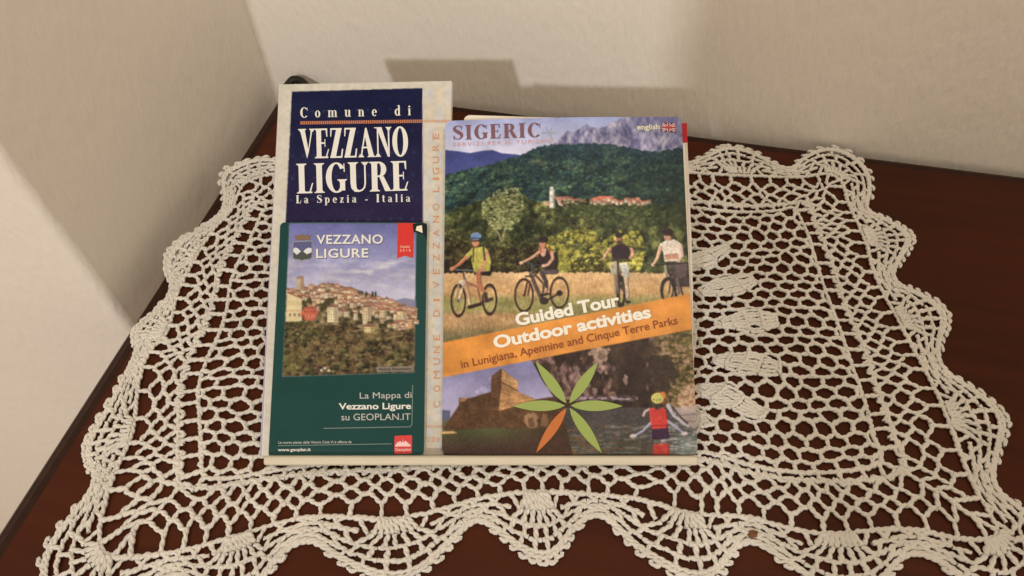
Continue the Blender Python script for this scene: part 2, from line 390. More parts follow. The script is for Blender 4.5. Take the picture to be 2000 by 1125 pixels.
om = Y.build('openwork_mesh', DO); om['kind'] = 'stuff'
Y = Yarn()
for k, l in enumerate((.0,)):
    r_, ix = even(l, .0062, .3*k); along(Y, r_, ix, .9, z=.0003*k)
r_, ix = even(.05, .0070); go(Y, r_, ix, [-.012], .006, r=.95)
dr = Y.build('dense_row', DO)
Y = Yarn(); r_, ix = even(-.505, .011); along(Y, r_, ix, 1.05); Y.build('petal_ring_row', DO)
for p in range(20):                                   # solid woven petals round the middle
    Y = Yarn()
    for rw in range(4):
        la, lb = -.245-rw*.045, -.245-(rw+1)*.045
        nc = (6, 8, 7, 5)[rw]; wid = (.10, .22, .27, .19)[rw]; w2_ = (.22, .27, .19, .08)[rw]
        for c in range(nc):
            x = (c/(nc-1)-.5)*2*wid
            Y.chain(p+x, la, p+x*w2_/wid, lb+.004, .95, n=5, jit=.0005, z=.0008)
        Y.chain(p-wid, la, p+wid, la, 1.0, n=6, z=.0013)
    Y.chain(p-.1, -.425, p+.1, -.425, 1., n=5)
    Y.build('petal', DO)
def outer(Y, s0, f, g):
    return s0+f, 1+g
for k in range(20):                                   # the scallops: solid shell, spokes, loops and picots
    Y = Yarn(); C0 = float(k)
    def lay(f0, g0, f1, g1, r=1., z=.0002, n=4, w=0.):
        t = np.linspace(0, 1, n); P = PT(C0+f0+(f1-f0)*t, 1+g0+(g1-g0)*t)
        a = PT(np.array([C0+f0]), 1+g0)[0]; b = PT(np.array([C0+f1]), 1+g1)[0]; S = a+(b-a)*t[:, None]
        P = P*w+S*(1-w)+rng.normal(0, .00022, (n, 2)); Y.add(np.column_stack([P, np.full(n, z)]), r)
    def fl(f, g): return f                             # spread
    rows = [.0, .28, .51, .74, .97]
    n = 10
    for ri in range(1, 4):                            # rounds of chain
        g = rows[ri]
        for j in range(n):
            f0, f1 = j/n-.5, (j+1)/n-.5
            if ri == 1 and abs((f0+f1)/2) < .16: continue
            lay(f0, g+rng.normal(0, .012), f1, g+rng.normal(0, .012), .95, 0, 4, 1.)
    for ri in range(4):                               # slanting loops at both sides of the fan
        g0, g1 = rows[ri], rows[ri+1]
        for j in range(6):
            for sd in (-1, 1):
                f = .5-j*.075+rng.normal(0, .006)
                if f < (.16, .24, .30, .34)[ri]: continue
                df = .05 if (j+ri) % 2 else -.05
                if f+df > .5: continue
                lay(sd*f, g0, sd*(f+df), g1, .92)
    for j in range(8):                                # solid shell
        x = j/7-.5; lay(x*.17, .02, x*.26, .27, 1.2, .0005)
    for j in range(7):
        x = j/6-.5; lay(x*.25, .27, x*.42, rows[2]+.01, 1.08)
    for j in range(6):
        x = (j+.5)/6-.5+rng.normal(0, .01); lay(x*.46, rows[2], x*.56, rows[3], 1.08)
    for j in range(6):
        x = (j+.5)/6-.5+rng.normal(0, .012); lay(x*.62, rows[3], x*.70, .99, 1.05)
    n = 26; fr = np.linspace(-.5, .5, n+1)
    Y.add(np.column_stack([PT(C0+fr, 2.0), np.full(n+1, .0)]), 1.15)
    Y.add(np.column_stack([PT(C0+fr, 1.93), np.full(n+1, .0003)]), .85)
    for j in range(11):
        f = -.34+.68*j/10+rng.normal(0, .006)
        c = PT(np.array([C0+f]), 2.05)[0]; nn = Nf(np.array([C0+f]))[0]; tg = np.array([-nn[1], nn[0]])
        a = np.linspace(-.3, math.pi+.3, 6); w = rng.uniform(.85, 1.2)
        P = c+tg*np.cos(a)[:, None]*.0024*w+nn*np.sin(a)[:, None]*.0017*w
        Y.add(np.column_stack([P, np.full(6, .0002)]), 1.0)
    Y.build('scallop', DO)

# ------------------------------------------------------------------ painting printed pictures (colours per mesh point)
def vnoise(x, y, seed):
    xi = np.floor(x).astype(np.int64); yi = np.floor(y).astype(np.int64); fx = x-xi; fy = y-yi
    fx = fx*fx*(3-2*fx); fy = fy*fy*(3-2*fy)
    def h(a, b):
        n = (a*374761393+b*668265263+seed*144665) & 0x7fffffff; n = ((n ^ (n >> 13))*1274126177) & 0x7fffffff
        return ((n ^ (n >> 16)) & 0xffff)/65535.
    return (h(xi, yi)*(1-fx)+h(xi+1, yi)*fx)*(1-fy)+(h(xi, yi+1)*(1-fx)+h(xi+1, yi+1)*fx)*fy
def fbm(x, y, seed=1, oct=4):
    v = 0; a = .5
    for i in range(oct): v = v+a*vnoise(x, y, seed+i*17); x = x*2.03; y = y*2.03; a *= .5
    return v/(1-.5**oct)
class Canvas:
    def __init__(s, x0, y0, x1, y1, k):
        s.x0, s.y0, s.k = x0, y0, k; s.w = int((x1-x0)*k); s.h = int((y1-y0)*k)
        s.X, s.Y = np.meshgrid(x0+(np.arange(s.w)+.5)/k, y0+(np.arange(s.h)+.5)/k); s.a = np.zeros((s.h, s.w, 3))
    def put(s, m, c): s.a = s.a*(1-m[..., None])+np.asarray(c, float)*m[..., None]
    def pm(s, P, soft=.7):                            # signed coverage of a polygon, done in its own box
        P = np.asarray(P, float); m = np.zeros((s.h, s.w))
        i0 = max(0, int((P[:, 1].min()-s.y0-2)*s.k)); i1 = min(s.h, int((P[:, 1].max()-s.y0+2)*s.k)+1)
        j0 = max(0, int((P[:, 0].min()-s.x0-2)*s.k)); j1 = min(s.w, int((P[:, 0].max()-s.x0+2)*s.k)+1)
        if i1 <= i0 or j1 <= j0: return m
        X = s.X[i0:i1, j0:j1]; Yy = s.Y[i0:i1, j0:j1]; acc = np.zeros(X.shape)
        for dx, dy in ((-.25, -.25), (.25, -.25), (-.25, .25), (.25, .25)):
            x = X+dx/s.k; y = Yy+dy/s.k; ins = np.zeros(X.shape, bool)
            for a, b in zip(P, np.roll(P, -1, 0)):
                if a[1] == b[1]: continue
                c = (a[1] > y) != (b[1] > y); ins ^= c & (x < (b[0]-a[0])*(y-a[1])/(b[1]-a[1])+a[0])
            acc += ins*.25
        m[i0:i1, j0:j1] = acc; return m
    def poly(s, P, c, a=1.): s.put(s.pm(P)*a, c)
    def ell(s, cx, cy, rx, ry, c, a=1.):
        d = np.hypot((s.X-cx)/rx, (s.Y-cy)/ry); s.put(np.clip((1-d)*min(rx, ry)*s.k*.8+.5, 0, 1)*a, c)
    def ring(s, cx, cy, rx, ry, w, c, a=1., rot=0.):
        X = s.X-cx; Yy = s.Y-cy; X, Yy = X*math.cos(rot)+Yy*math.sin(rot), -X*math.sin(rot)+Yy*math.cos(rot)
        d = np.abs(np.hypot(X/rx, Yy/ry)-1)*min(rx, ry); s.put(np.clip((w/2-d)*s.k*.8+.5, 0, 1)*a, c)
    def line(s, P, w, c, a=1.):
        P = np.asarray(P, float); ws = w if np.ndim(w) else [w]*len(P)
        m = np.zeros((s.h, s.w))
        for (p, q, w0, w1) in zip(P[:-1], P[1:], ws[:-1], ws[1:]):
            d = q-p; t = np.clip(((s.X-p[0])*d[0]+(s.Y-p[1])*d[1])/(d@d+1e-9), 0, 1)
            D = np.hypot(s.X-p[0]-t*d[0], s.Y-p[1]-t*d[1]); m = np.maximum(m, np.clip(((w0+(w1-w0)*t)/2-D)*s.k*.9+.5, 0, 1))
        s.put(m*a, c)
    def grad(s, m, top, bot, y0, y1):
        t = np.clip((s.Y-y0)/(y1-y0), 0, 1)[..., None]; s.a = s.a*(1-m[..., None])+(np.array(top, float)*(1-t)+np.array(bot, float)*t)*m[..., None]
    def mottle(s, m, pal, sc, seed=3, asp=1., oct=4, contrast=2.2):      # palette dark -> light through noise
        n = np.clip((fbm(s.X/sc, s.Y/sc*asp, seed, oct)-.5)*contrast+.5, 0, 1)*(len(pal)-1); i = np.minimum(n.astype(int), len(pal)-2); f = (n-i)[..., None]
        pal = np.array(pal, float); c = pal[i]*(1-f)+pal[i+1]*f; s.a = s.a*(1-m[..., None])+c*m[..., None]
    def leaves(s, m, n, pal, r, seed, light=True):    # little strokes of foliage, each a lit blob with a dark underside
        g = np.random.default_rng(seed); ys, xs = np.nonzero(m > .5)
        if not len(ys): return
        pal = np.array(pal, float)
        for q in g.integers(0, len(ys), n):
            cx, cy = s.X[ys[q], xs[q]], s.Y[ys[q], xs[q]]; rr = r*g.uniform(.5, 1.3); c = pal[g.integers(len(pal))]
            R = int(rr*s.k)+2; i0, i1, j0, j1 = max(0, ys[q]-R), ys[q]+R+1, max(0, xs[q]-R), xs[q]+R+1
            d = np.hypot(s.X[i0:i1, j0:j1]-cx, (s.Y[i0:i1, j0:j1]-cy)*1.3); al = (np.clip((rr-d)*s.k*.7+.4, 0, 1)*.75*m[i0:i1, j0:j1])[..., None]
            sh = (1+(-(s.Y[i0:i1, j0:j1]-cy)/rr*.28))[..., None]
            s.a[i0:i1, j0:j1] = s.a[i0:i1, j0:j1]*(1-al)+np.clip(c*sh, 0, 255)*al
    def blob(s, cx, cy, rx, ry, c, a=1., sc=8., seed=5, rag=1.1):
        d = np.hypot((s.X-cx)/rx, (s.Y-cy)/ry); s.put(np.clip((1-d+(fbm(s.X/sc, s.Y/sc, seed, 4)-.5)*rag)*5, 0, 1)*a, c)
    def model(s, before, amt=.55, fold=.5, seed=9):    # give painted figures roundness in their own photograph's light, and folds
        m = np.clip(np.abs(s.a-before).sum(2)/24, 0, 1); b = m.copy()
        for _ in range(2):
            q = np.pad(b, 1, 'edge'); b = (q[:-2, 1:-1]+q[2:, 1:-1]+q[1:-1, :-2]+q[1:-1, 2:]+q[1:-1, 1:-1])/5
        gy, gx_ = np.gradient(b); sh = np.clip(gy*.8+gx_*1.1, -.4, .4); f = 1+m*(sh*amt*2.2+(fbm(s.X/2.2, s.Y/3.4, seed, 3)-.5)*fold)
        s.a = np.clip(s.a*f[..., None], 0, 255)
    def finish(s, seed, drift=.16, grain=9., blur=1):
        g = np.random.default_rng(seed); s.a = s.a*(1+(fbm(s.X/38, s.Y/30, seed, 3)-.5)*drift*2)[..., None]
        s.a = s.a+g.normal(0, grain, s.a.shape[:2])[..., None]+g.normal(0, grain*.35, s.a.shape)
        for _ in range(blur):
            a = np.pad(s.a, ((1, 1), (1, 1), (0, 0)), 'edge'); a = (a[:-2]+2*a[1:-1]+a[2:])/4; s.a = (a[:, :-2]+2*a[:, 1:-1]+a[:, 2:])/4
        s.a = np.clip(s.a, 0, 255)
    def crowns(s, m, n, r0, r1, pal, seed, sq=.85):     # tree tops, far ones first: a lit upper left and a dark lower right
        g = np.random.default_rng(seed); ys, xs = np.nonzero(m > .5); pal = np.array(pal, float)
        q = np.sort(g.integers(0, len(ys), n)); lo, hi = ys.min(), ys.max(); nz = fbm(s.X/1.9, s.Y/1.7, seed, 2)
        for k in q:
            cx, cy = s.X[ys[k], xs[k]], s.Y[ys[k], xs[k]]; rr = (r0+(r1-r0)*(ys[k]-lo)/max(1, hi-lo))*g.uniform(.6, 1.35); c = pal[g.integers(len(pal))]*g.uniform(.8, 1.15)
            Rr = int(rr*s.k)+3; i0, i1, j0, j1 = max(0, ys[k]-Rr), ys[k]+Rr+1, max(0, xs[k]-Rr), xs[k]+Rr+1
            X = (s.X[i0:i1, j0:j1]-cx)/rr; Yy = (s.Y[i0:i1, j0:j1]-cy)/(rr*sq); N_ = nz[i0:i1, j0:j1]
            d = np.hypot(X, Yy)+(N_-.5)*.7; al = (np.clip((1-d)*rr*s.k*.6+.3, 0, 1)*m[i0:i1, j0:j1])[..., None]
            sh = np.clip(.92-.5*Yy-.28*X+(N_-.5)*1.1, .25, 1.7)[..., None]; s.a[i0:i1, j0:j1] = s.a[i0:i1, j0:j1]*(1-al)+np.clip(c*sh, 0, 255)*al
    def sample(s, px, py):
        x = np.clip((px-s.x0)*s.k-.5, 0, s.w-1.001); y = np.clip((py-s.y0)*s.k-.5, 0, s.h-1.001); i = y.astype(int); j = x.astype(int); fx = (x-j)[..., None]; fy = (y-i)[..., None]
        A_ = s.a; return (A_[i, j]*(1-fx)+A_[i, j+1]*fx)*(1-fy)+(A_[i+1, j]*(1-fx)+A_[i+1, j+1]*fx)*fy

def sheet(name, quad, n, step, canvas, parent, m=PRINT, rc=0., bow=0., curl=None):
    """a printed page in the leaning plane: quad = TL, TR, BR, BL in photo px; one mesh point every `step` metres"""
    q = [loc_uv(onpl(*p, n), n) for p in quad]; q = [np.array(v).ravel() for v in q]
    wdt = np.linalg.norm(q[1]-q[0]); hgt = np.linalg.norm(q[3]-q[0]); nx = int(wdt/step)+1; ny = int(hgt/step)+1
    U, Vv = np.meshgrid(np.linspace(0, 1, nx), np.linspace(0, 1, ny)); P = ((1-U)*(1-Vv))[..., None]*q[0]+(U*(1-Vv))[..., None]*q[1]+(U*Vv)[..., None]*q[2]+((1-U)*Vv)[..., None]*q[3]
    if rc:                                            # rounded corners: pull the corner points in
        du = np.minimum(U, 1-U)*wdt; dv = np.minimum(Vv, 1-Vv)*hgt; ins = (du < rc) & (dv < rc); a = rc-du; b = rc-dv; R = np.maximum(a, b); L = np.hypot(a, b); f = np.where(ins, R/np.maximum(L, 1e-9), 1)
        nu = rc-a*f; nv = rc-b*f; U2 = np.where(ins, np.where(U < .5, nu/wdt, 1-nu/wdt), U); V2 = np.where(ins, np.where(Vv < .5, nv/hgt, 1-nv/hgt), Vv)
        P = ((1-U2)*(1-V2))[..., None]*q[0]+(U2*(1-V2))[..., None]*q[1]+(U2*V2)[..., None]*q[2]+((1-U2)*V2)[..., None]*q[3]
    nn = n+bow*np.sin(U*np.pi)+(curl(U, Vv) if curl else 0)
    G = O0+P[..., :1]*XV+P[..., 1:]*UV+nn[..., None]*NV
    px, py = to_px(O0+P[..., :1]*XV+P[..., 1:]*UV+n*NV); c = ink(canvas.sample(px, py)).reshape(-1, 3)
    i = np.arange(ny-1)[:, None]*nx+np.arange(nx-1)[None, :]; Fc = np.stack([i, i+nx, i+nx+1, i+1], -1).reshape(-1, 4)
    return mesh(name, G.reshape(-1, 3), Fc, m, parent, True, c)
def slab(name, quad, n0, n1, m, parent, rc=0.):       # a flat block of paper between two heights over the leaning plane
    q = [np.array(loc_uv(onpl(*p, n1), n1)).ravel() for p in quad]; out = []
    for i in range(4):
        a, b, c = q[i-1], q[i], q[(i+1) % 4]
        if rc:
            u = (a-b)/np.linalg.norm(a-b); w = (c-b)/np.linalg.norm(c-b)
            for t in np.linspace(0, math.pi/2, 5): out.append(b+u*rc*(1-math.sin(t))+w*rc*(1-math.cos(t)))
        else: out.append(b)
    k = len(out); V = [from_uv(p[0], p[1], n0) for p in out]+[from_uv(p[0], p[1], n1) for p in out]
    return mesh(name, V, [tuple(range(k)), tuple(range(2*k-1, k-1, -1))]+[(i, k+i, k+(i+1) % k, (i+1) % k) for i in range(k)], m, parent)
def shapes(name, polys, n, m, parent, step=.000006):  # flat printed shapes, photo px outlines laid on the page
    V = []; Fc = []
    for i, P in enumerate(polys):
        P = np.asarray(P, float); ar = np.sum(P[:, 0]*np.roll(P[:, 1], -1)-P[:, 1]*np.roll(P[:, 0], -1))
        if ar > 0: P = P[::-1]
        G = onpl(P[:, 0], P[:, 1], n+i*step); Fc.append(tuple(range(len(V), len(V)+len(G)))); V += list(G)
    return mesh(name, V, Fc, m, parent)
def lettering(name, items, n, m, parent, shear=0., bold=0.):
    """items: (string, baseline start px, baseline end px, capital height px, spacing); set in the built-in face and laid on the page"""
    V = []; Fc = []
    for it in items:
        txt, p0, p1, ch, sp = it[:5]
        cu = bpy.data.curves.new('t', 'FONT'); cu.body = txt; cu.space_character = sp; cu.offset = bold; cu.resolution_u = 4; cu.fill_mode = 'FRONT'
        ob = bpy.data.objects.new('t', cu); COL.objects.link(ob); bpy.context.view_layer.update()
        me = bpy.data.meshes.new_from_object(ob.evaluated_get(bpy.context.evaluated_depsgraph_get()))
        co = np.empty(len(me.vertices)*3); me.vertices.foreach_get('co', co); co = co.reshape(-1, 3)
        fs = [tuple(p.vertices) for p in me.polygons]
        bpy.data.objects.remove(ob); bpy.data.curves.remove(cu); bpy.data.meshes.remove(me)
        p0 = np.array(p0, float); p1 = np.array(p1, float); d = p1-p0; up = np.array([d[1], -d[0]]); up /= np.linalg.norm(up)
        x = (co[:, 0]-co[:, 0].min())/np.ptp(co[:, 0]); y = co[:, 1]/.729*ch
        P = p0+x[:, None]*d+y[:, None]*up; G = onpl(P[:, 0], P[:, 1], n)
        k = len(V); V += list(G); Fc += [tuple(i+k for i in f) for f in fs]
    o = mesh(name, V, Fc, m, parent)
    nrm = np.mean([p.normal[2] for p in o.data.polygons])
    if nrm < 0: o.data.flip_normals()
    return o

# a roman face of my own: every letter is strokes in a unit-high box
T, t_ = .20, .055
def bar(x0, y0, x1, y1): return [(x0, y0), (x1, y0), (x1, y1), (x0, y1)]
def serif(cx, y, w, up):                              # bracketed foot serif
    h = .045; b = .05; s = 1 if up else -1
    return [(cx-w/2, y), (cx+w/2, y), (cx+w/2, y+s*h*.6), (cx+w/2-.05, y+s*h), (cx+w*.28, y+s*(h+b)), (cx-w*.28, y+s*(h+b)), (cx-w/2+.05, y+s*h), (cx-w/2, y+s*h*.6)]
def arc(cx, cy, rx, ry, a0, a1, tx=T, ty=t_, n=14):   # thick at the sides, thin at top and bottom
    A_ = np.radians(np.linspace(a0, a1, n)); o = [(cx+rx*math.cos(a), cy+ry*math.sin(a)) for a in A_]; i = [(cx+(rx-tx)*math.cos(a), cy+(ry-ty)*math.sin(a)) for a in A_]
    return [[o[k], o[k+1], i[k+1], i[k]] for k in range(n-1)]
def stroke(P, w):
    P = np.array(P, float); d = np.gradient(P, axis=0); nn = np.stack([-d[:, 1], d[:, 0]], -1); nn /= np.linalg.norm(nn, axis=1)[:, None]; w = np.array(w)[:, None]/2
    a = P+nn*w; b = P-nn*w; return [[a[k], a[k+1], b[k+1], b[k]] for k in range(len(P)-1)]
def stem(x, y0=0., y1=1., top=True, bot=True, w=.36):
    return [bar(x-T/2, y0, x+T/2, y1)]+([serif(x, y0, w, True)] if bot else [])+([serif(x, y1, w, False)] if top else [])
S_P = [(.50, .72), (.49, .84), (.42, .93), (.31, .965), (.19, .93), (.12, .83), (.13, .70), (.24, .59), (.38, .49), (.49, .38), (.51, .25), (.46, .12), (.34, .045), (.20, .06), (.12, .15), (.08, .29)]
S_W = [.03, .04, .05, .06, .09, .14, .18, .21, .22, .20, .15, .09, .06, .05, .045, .03]
G = {
 'V': (.72, [[(.08, 1), (.28, 1), (.44, .22), (.36, 0)], [(.36, 0), (.44, .22), (.62, 1), (.56, 1)], serif(.18, 1, .34, False), serif(.59, 1, .24, False)]),
 'E': (.62, stem(.18)+[bar(.18, 0, .56, t_), bar(.18, 1-t_, .54, 1), bar(.24, .48, .42, .48+t_), [(.50, 0), (.60, .30), (.56, .30), (.46, .05)], [(.47, .95), (.50, .72), (.54, .72), (.54, 1)], [(.42, .38), (.45, .38), (.45, .64), (.42, .64)]]),
 'Z': (.62, [[(.06, 0), (.28, 0), (.56, 1), (.34, 1)], bar(.08, 1-t_, .56, 1), bar(.06, 0, .56, t_), [(.08, 1), (.14, .95), (.11, .72), (.07, .72)], [(.50, .05), (.56, 0), (.60, .30), (.55, .30)]]),
 'A': (.74, [[(.36, .99), (.42, .99), (.72, 0), (.50, 0), (.34, .72)], [(.14, 0), (.20, 0), (.40, .92), (.36, .99)], bar(.20, .30, .52, .30+t_), serif(.17, 0, .24, True), serif(.60, 0, .32, True)]),
 'N': (.78, [bar(.14, 0, .20, 1), bar(.60, 0, .66, 1), [(.12, 1), (.34, 1), (.66, .10), (.66, 0), (.58, 0)], serif(.17, 0, .24, True), serif(.63, 1, .24, False), [(.03, 1), (.2, 1), (.2, .955), (.03, .97)]]),
 'O': (.72, arc(.36, .5, .33, .515, 0, 360, n=26)),
 'L': (.60, stem(.18)+[bar(.18, 0, .54, t_), [(.48, 0), (.58, .34), (.54, .34), (.44, .05)]]),
 'I': (.36, stem(.18)),
 'G': (.76, arc(.40, .5, .37, .515, 38, 322, n=22)+[bar(.52, .06, .70, .42), serif(.60, .44, .34, False), [(.66, .97), (.69, .97), (.70, .68), (.66, .70)]]),
 'U': (.76, [bar(.11, .28, .31, 1), bar(.60, .28, .655, 1), serif(.21, 1, .36, False), serif(.63, 1, .25, False)]+[[(.11+.0*k, .30), (.31, .30), (.31, .30), (.11, .30)] for k in ()]+stroke([(.21, .30), (.225, .16), (.29, .06), (.40, .025), (.52, .06), (.60, .15), (.628, .30)], [.2, .19, .13, .06, .055, .055, .055])),
 'R': (.74, stem(.18)+arc(.34, .74, .26, .26, -90, 90, .19, t_, 12)+[bar(.18, 1-t_, .36, 1), bar(.18, .48, .36, .48+t_), [(.34, .50), (.50, .50), (.74, .02), (.74, 0), (.54, 0)], bar(.56, 0, .76, .035)]),
 'S': (.60, stroke(S_P, S_W)+[[(.47, .98), (.51, .98), (.52, .70), (.48, .70)], [(.07, .02), (.11, .02), (.11, .30), (.06, .30)]]),
 'C': (.72, arc(.40, .5, .37, .515, 42, 318, n=22)+[[(.66, .97), (.69, .97), (.70, .66), (.66, .68)]]),
 'o': (.56, arc(.28, .33, .24, .345, 0, 360, .15, .05, 20)),
 'e': (.52, arc(.28, .33, .23, .345, 0, 318, .15, .05, 18)+[bar(.12, .33, .49, .375)]),
 'u': (.62, [bar(.09, .12, .24, .66), bar(.38, 0, .53, .66), bar(.02, .62, .16, .66), bar(.32, .62, .45, .66), bar(.45, 0, .60, .035)]+stroke([(.165, .14), (.19, .05), (.27, .02), (.36, .06), (.42, .14)], [.15, .11, .06, .05, .05])),
 'n': (.62, [bar(.09, 0, .24, .66), bar(.38, 0, .53, .48), bar(.02, .62, .16, .66), bar(.02, 0, .30, .035), bar(.32, 0, .59, .035)]+stroke([(.20, .52), (.27, .61), (.35, .64), (.43, .59), (.455, .47)], [.05, .05, .06, .11, .15])),
 'm': (.92, [bar(.09, 0, .24, .66), bar(.38, 0, .53, .48), bar(.68, 0, .83, .48), bar(.02, .62, .16, .66), bar(.02, 0, .30, .035), bar(.33, 0, .59, .035), bar(.63, 0, .90, .035)]+stroke([(.20, .52), (.27, .61), (.35, .64), (.43, .59), (.455, .47)], [.05, .05, .06, .11, .15])+stroke([(.50, .52), (.57, .61), (.65, .64), (.73, .59), (.755, .47)], [.05, .05, .06, .11, .15])),
 'd': (.60, arc(.27, .33, .23, .345, 20, 340, .15, .05, 18)+[bar(.36, 0, .51, 1.0), bar(.27, .96, .40, 1.0), bar(.45, 0, .58, .035)]),
 'i': (.32, [bar(.09, 0, .24, .66), bar(.02, .62, .16, .66), bar(.02, 0, .31, .035)]+[[(.165+.09*math.cos(a), .85+.09*math.sin(a)) for a in np.linspace(0, 6.28, 10)[:-1]]]),
 'a': (.54, [bar(.29, .06, .44, .50), bar(.38, 0, .52, .05)]+stroke([(.08, .50), (.14, .60), (.24, .645), (.34, .60), (.365, .47)], [.10, .07, .05, .08, .15])+arc(.23, .19, .19, .205, 60, 380, .13, .05, 14)),
 'p': (.60, arc(.32, .33, .23, .345, -160, 160, .15, .05, 18)+[bar(.09, -.30, .24, .66), bar(.02, .62, .16, .66), bar(.02, -.30, .31, -.265)]),
 'z': (.50, [[(.05, 0), (.22, 0), (.44, .66), (.27, .66)], bar(.06, .61, .44, .66), bar(.05, 0, .45, .05), bar(.06, .48, .10, .66), bar(.41, 0, .45, .2)]),
 't': (.38, [bar(.10, .08, .25, .86), bar(.02, .61, .36, .66)]+stroke([(.175, .12), (.21, .04), (.28, .03), (.36, .10)], [.15, .08, .05, .04])),
 'l': (.32, [bar(.09, 0, .24, 1), bar(.02, .96, .16, 1), bar(.02, 0, .31, .035)]),
 '-': (.40, [bar(.06, .25, .34, .35)]), ' ': (.34, []),
}
def roman(name, items, n, m, parent):
    """items: (string, baseline start px, baseline end px, capital height px, extra spacing)"""
    polys = []
    for txt, p0, p1, ch, sp in items:
        tot = sum(G[c][0] for c in txt)+sp*(len(txt)-1); x = 0.
        p0 = np.array(p0, float); d = np.array(p1, float)-p0; up = np.array([d[1], -d[0]]); up /= np.linalg.norm(up)
        for c in txt:
            for P in G[c][1]:
                P = np.array(P, float); polys.append(p0+np.outer((x+P[:, 0])/tot, d)+np.outer(P[:, 1]*ch, up))
            x += G[c][0]+sp
    return shapes(name, polys, n, m, parent, .0000015)
def seg(p0, p1, w):
    p0 = np.array(p0, float); p1 = np.array(p1, float); d = p1-p0; u = np.array([-d[1], d[0]])/np.linalg.norm(d)*w/2; return [p0+u, p1+u, p1-u, p0-u]

WHITE = flat('white_ink', (222, 212, 194)); CREAMI = flat('cream_ink', (228, 214, 178)); ORANGE_PALE = flat('pale_orange_ink', (204, 138, 92))
ORANGE_INK = flat('orange_dashes', (196, 122, 84)); BROWN_INK = flat('brown_ink', (140, 72, 44)); MAUVE = flat('mauve_ink', (122, 82, 84))
SALMON = flat('salmon_ink', (206, 150, 140)); RED = flat('red_ink', (205, 52, 44)); LEAF = flat('leaf_green_ink', (150, 160, 84)); LEAFO = flat('leaf_orange_ink', (190, 108, 56))
ORANGE = flat('orange_band', (214, 138, 62)); GREENC = flat('dark_green_card', (30, 68, 64), .4); GREYI = flat('pale_grey_ink', (186, 178, 164))
SHADOWI = flat('grey_ink', (88, 88, 118)); BLUEI = flat('navy_ink', (40, 38, 66)); GREYBOX = flat('grey_caption', (128, 116, 100))

# ------------------------------------------------------------------ the stand
ST = thing('brochure_stand', 'cream stand with a rounded front lip holding the three brochures', 'stand', tuple(O0-NV*.006-np.array([0, 0, .004])))
def uvbox(name, x0, x1, v0, v1, n0, n1, m, parent, bw=0., seg_=3):
    V = [from_uv(x-O0[0], v, n_) for n_ in (n0, n1) for v in (v0, v1) for x in (x0, x1)]
    o = mesh(name, V, [(0, 2, 3, 1), (4, 5, 7, 6), (0, 1, 5, 4), (2, 6, 7, 3), (0, 4, 6, 2), (1, 3, 7, 5)], m, parent)
    if bw: bevel(o, bw, seg_)
    return o
uvbox('back_board', -.138, .102, -.0004, .165, -.0095, -.0058, CREAM, ST, .001)
uvbox('front_lip', -.1755+.0335, .1066+.0, -.0060, -.0006, -.0095, .0062, CREAM, ST, .0018, 4)
for x in (-.10, .07):
    a = from_uv(x-O0[0], .12, -.0096); V, Fb = box(x, x+.012, a[1]+.004, a[1]+.010, .0032, a[2]+.003); mesh('rear_prop', V, Fb, CREAM, ST)

# ------------------------------------------------------------------ folded map (left, rear)
cm = Canvas(495, 145, 900, 900, .9)
fold = cm.X > 0
cm.a[:] = (200, 188, 168)
cm.a += ((fbm(cm.X/7, cm.Y/7, 5)-.5)*26)[..., None]*np.array([1, .95, .8])+((fbm(cm.X/40, cm.Y/30, 6)-.5)*12)[..., None]
navy = [(570, 179), (825, 172), (826, 890), (536, 890)]
edge = cm.pm([(568, 300), (573, 179), (827, 172), (828, 890), (528, 890)]); cm.put(edge*np.clip((cm.Y-190)/200, 0, 1)*.8, (150, 140, 160))
nm = cm.pm(navy); cm.grad(nm, (20, 25, 54), (40, 33, 60), 175, 430)
dots = np.clip(1-np.hypot((cm.X-2*np.sin(cm.Y/9)) % 21.5-10.7, ((cm.Y+cm.X*.03) % 43)-21)/4.2, 0, 1); cm.put(dots*nm*.42, (74, 92, 130)); cm.a += (nm*rng.normal(0, 5, nm.shape))[..., None]
cm.a += (nm*(fbm(cm.X/60, cm.Y/30, 8)-.5)*16)[..., None]
strip = (cm.X > 832-(cm.Y-180)*.0)*(1-nm); cm.a += (strip*np.sin(cm.Y/13)*np.sin(cm.X/6)*6)[..., None]*np.array([-1, 0, 1.5])
cm.put(strip*np.clip((cm.Y-820)/70, 0, 1)*.35, (170, 150, 130))
MP = thing('folded_map', 'tall folded town map with navy VEZZANO LIGURE title panel and cream borders', 'map', from_uv(-.12, 0, -.004))
QM = [(545, 165), (882, 158), (866, 888), (513, 890)]
slab('folded_sheet', [(546.5, 167), (884.5, 161), (868, 888), (509, 890)], -.0055, -.0042, PAPER, MP)
slab('folded_sheet', [(545.5, 166), (883, 160), (868, 888), (507, 890)], -.0041, -.0034, mat('bluish_paper', tuple(ink((168, 156, 168))), .7), MP)
slab('folded_sheet', [(545.3, 166), (882.6, 159.5), (867, 888), (511, 890)], -.0033, -.0026, PAPER, MP)
sheet('cover', QM, -.0024, .00050, cm, MP, PRINT_MATT)
nM = -.0022
roman('small_title_lettering', [('Comune di', (586, 230), (803, 225), 20, .62)], nM, WHITE, MP)
roman('title_lettering', [('VEZZANO', (583, 310), (799, 305), 58, -.03), ('LIGURE', (580, 378), (799, 372), 58, .02)], nM, WHITE, MP)
roman('place_lettering', [('La Spezia - Italia', (578, 397), (802, 394), 15.5, .26)], nM, WHITE, MP)
shapes('dashed_rule', [seg((588+i*3.66, 240-i*.053+3.2), (588.2+i*3.66, 240-i*.053-3.2), 2.3) for i in range(65)], nM, ORANGE_INK, MP)
shapes('dashed_rule', [seg((829+i*3.3, 236.4+2.6), (829.2+i*3.3, 236.4-2.6), 1.6) for i in range(16)], nM, ORANGE_PALE, MP)
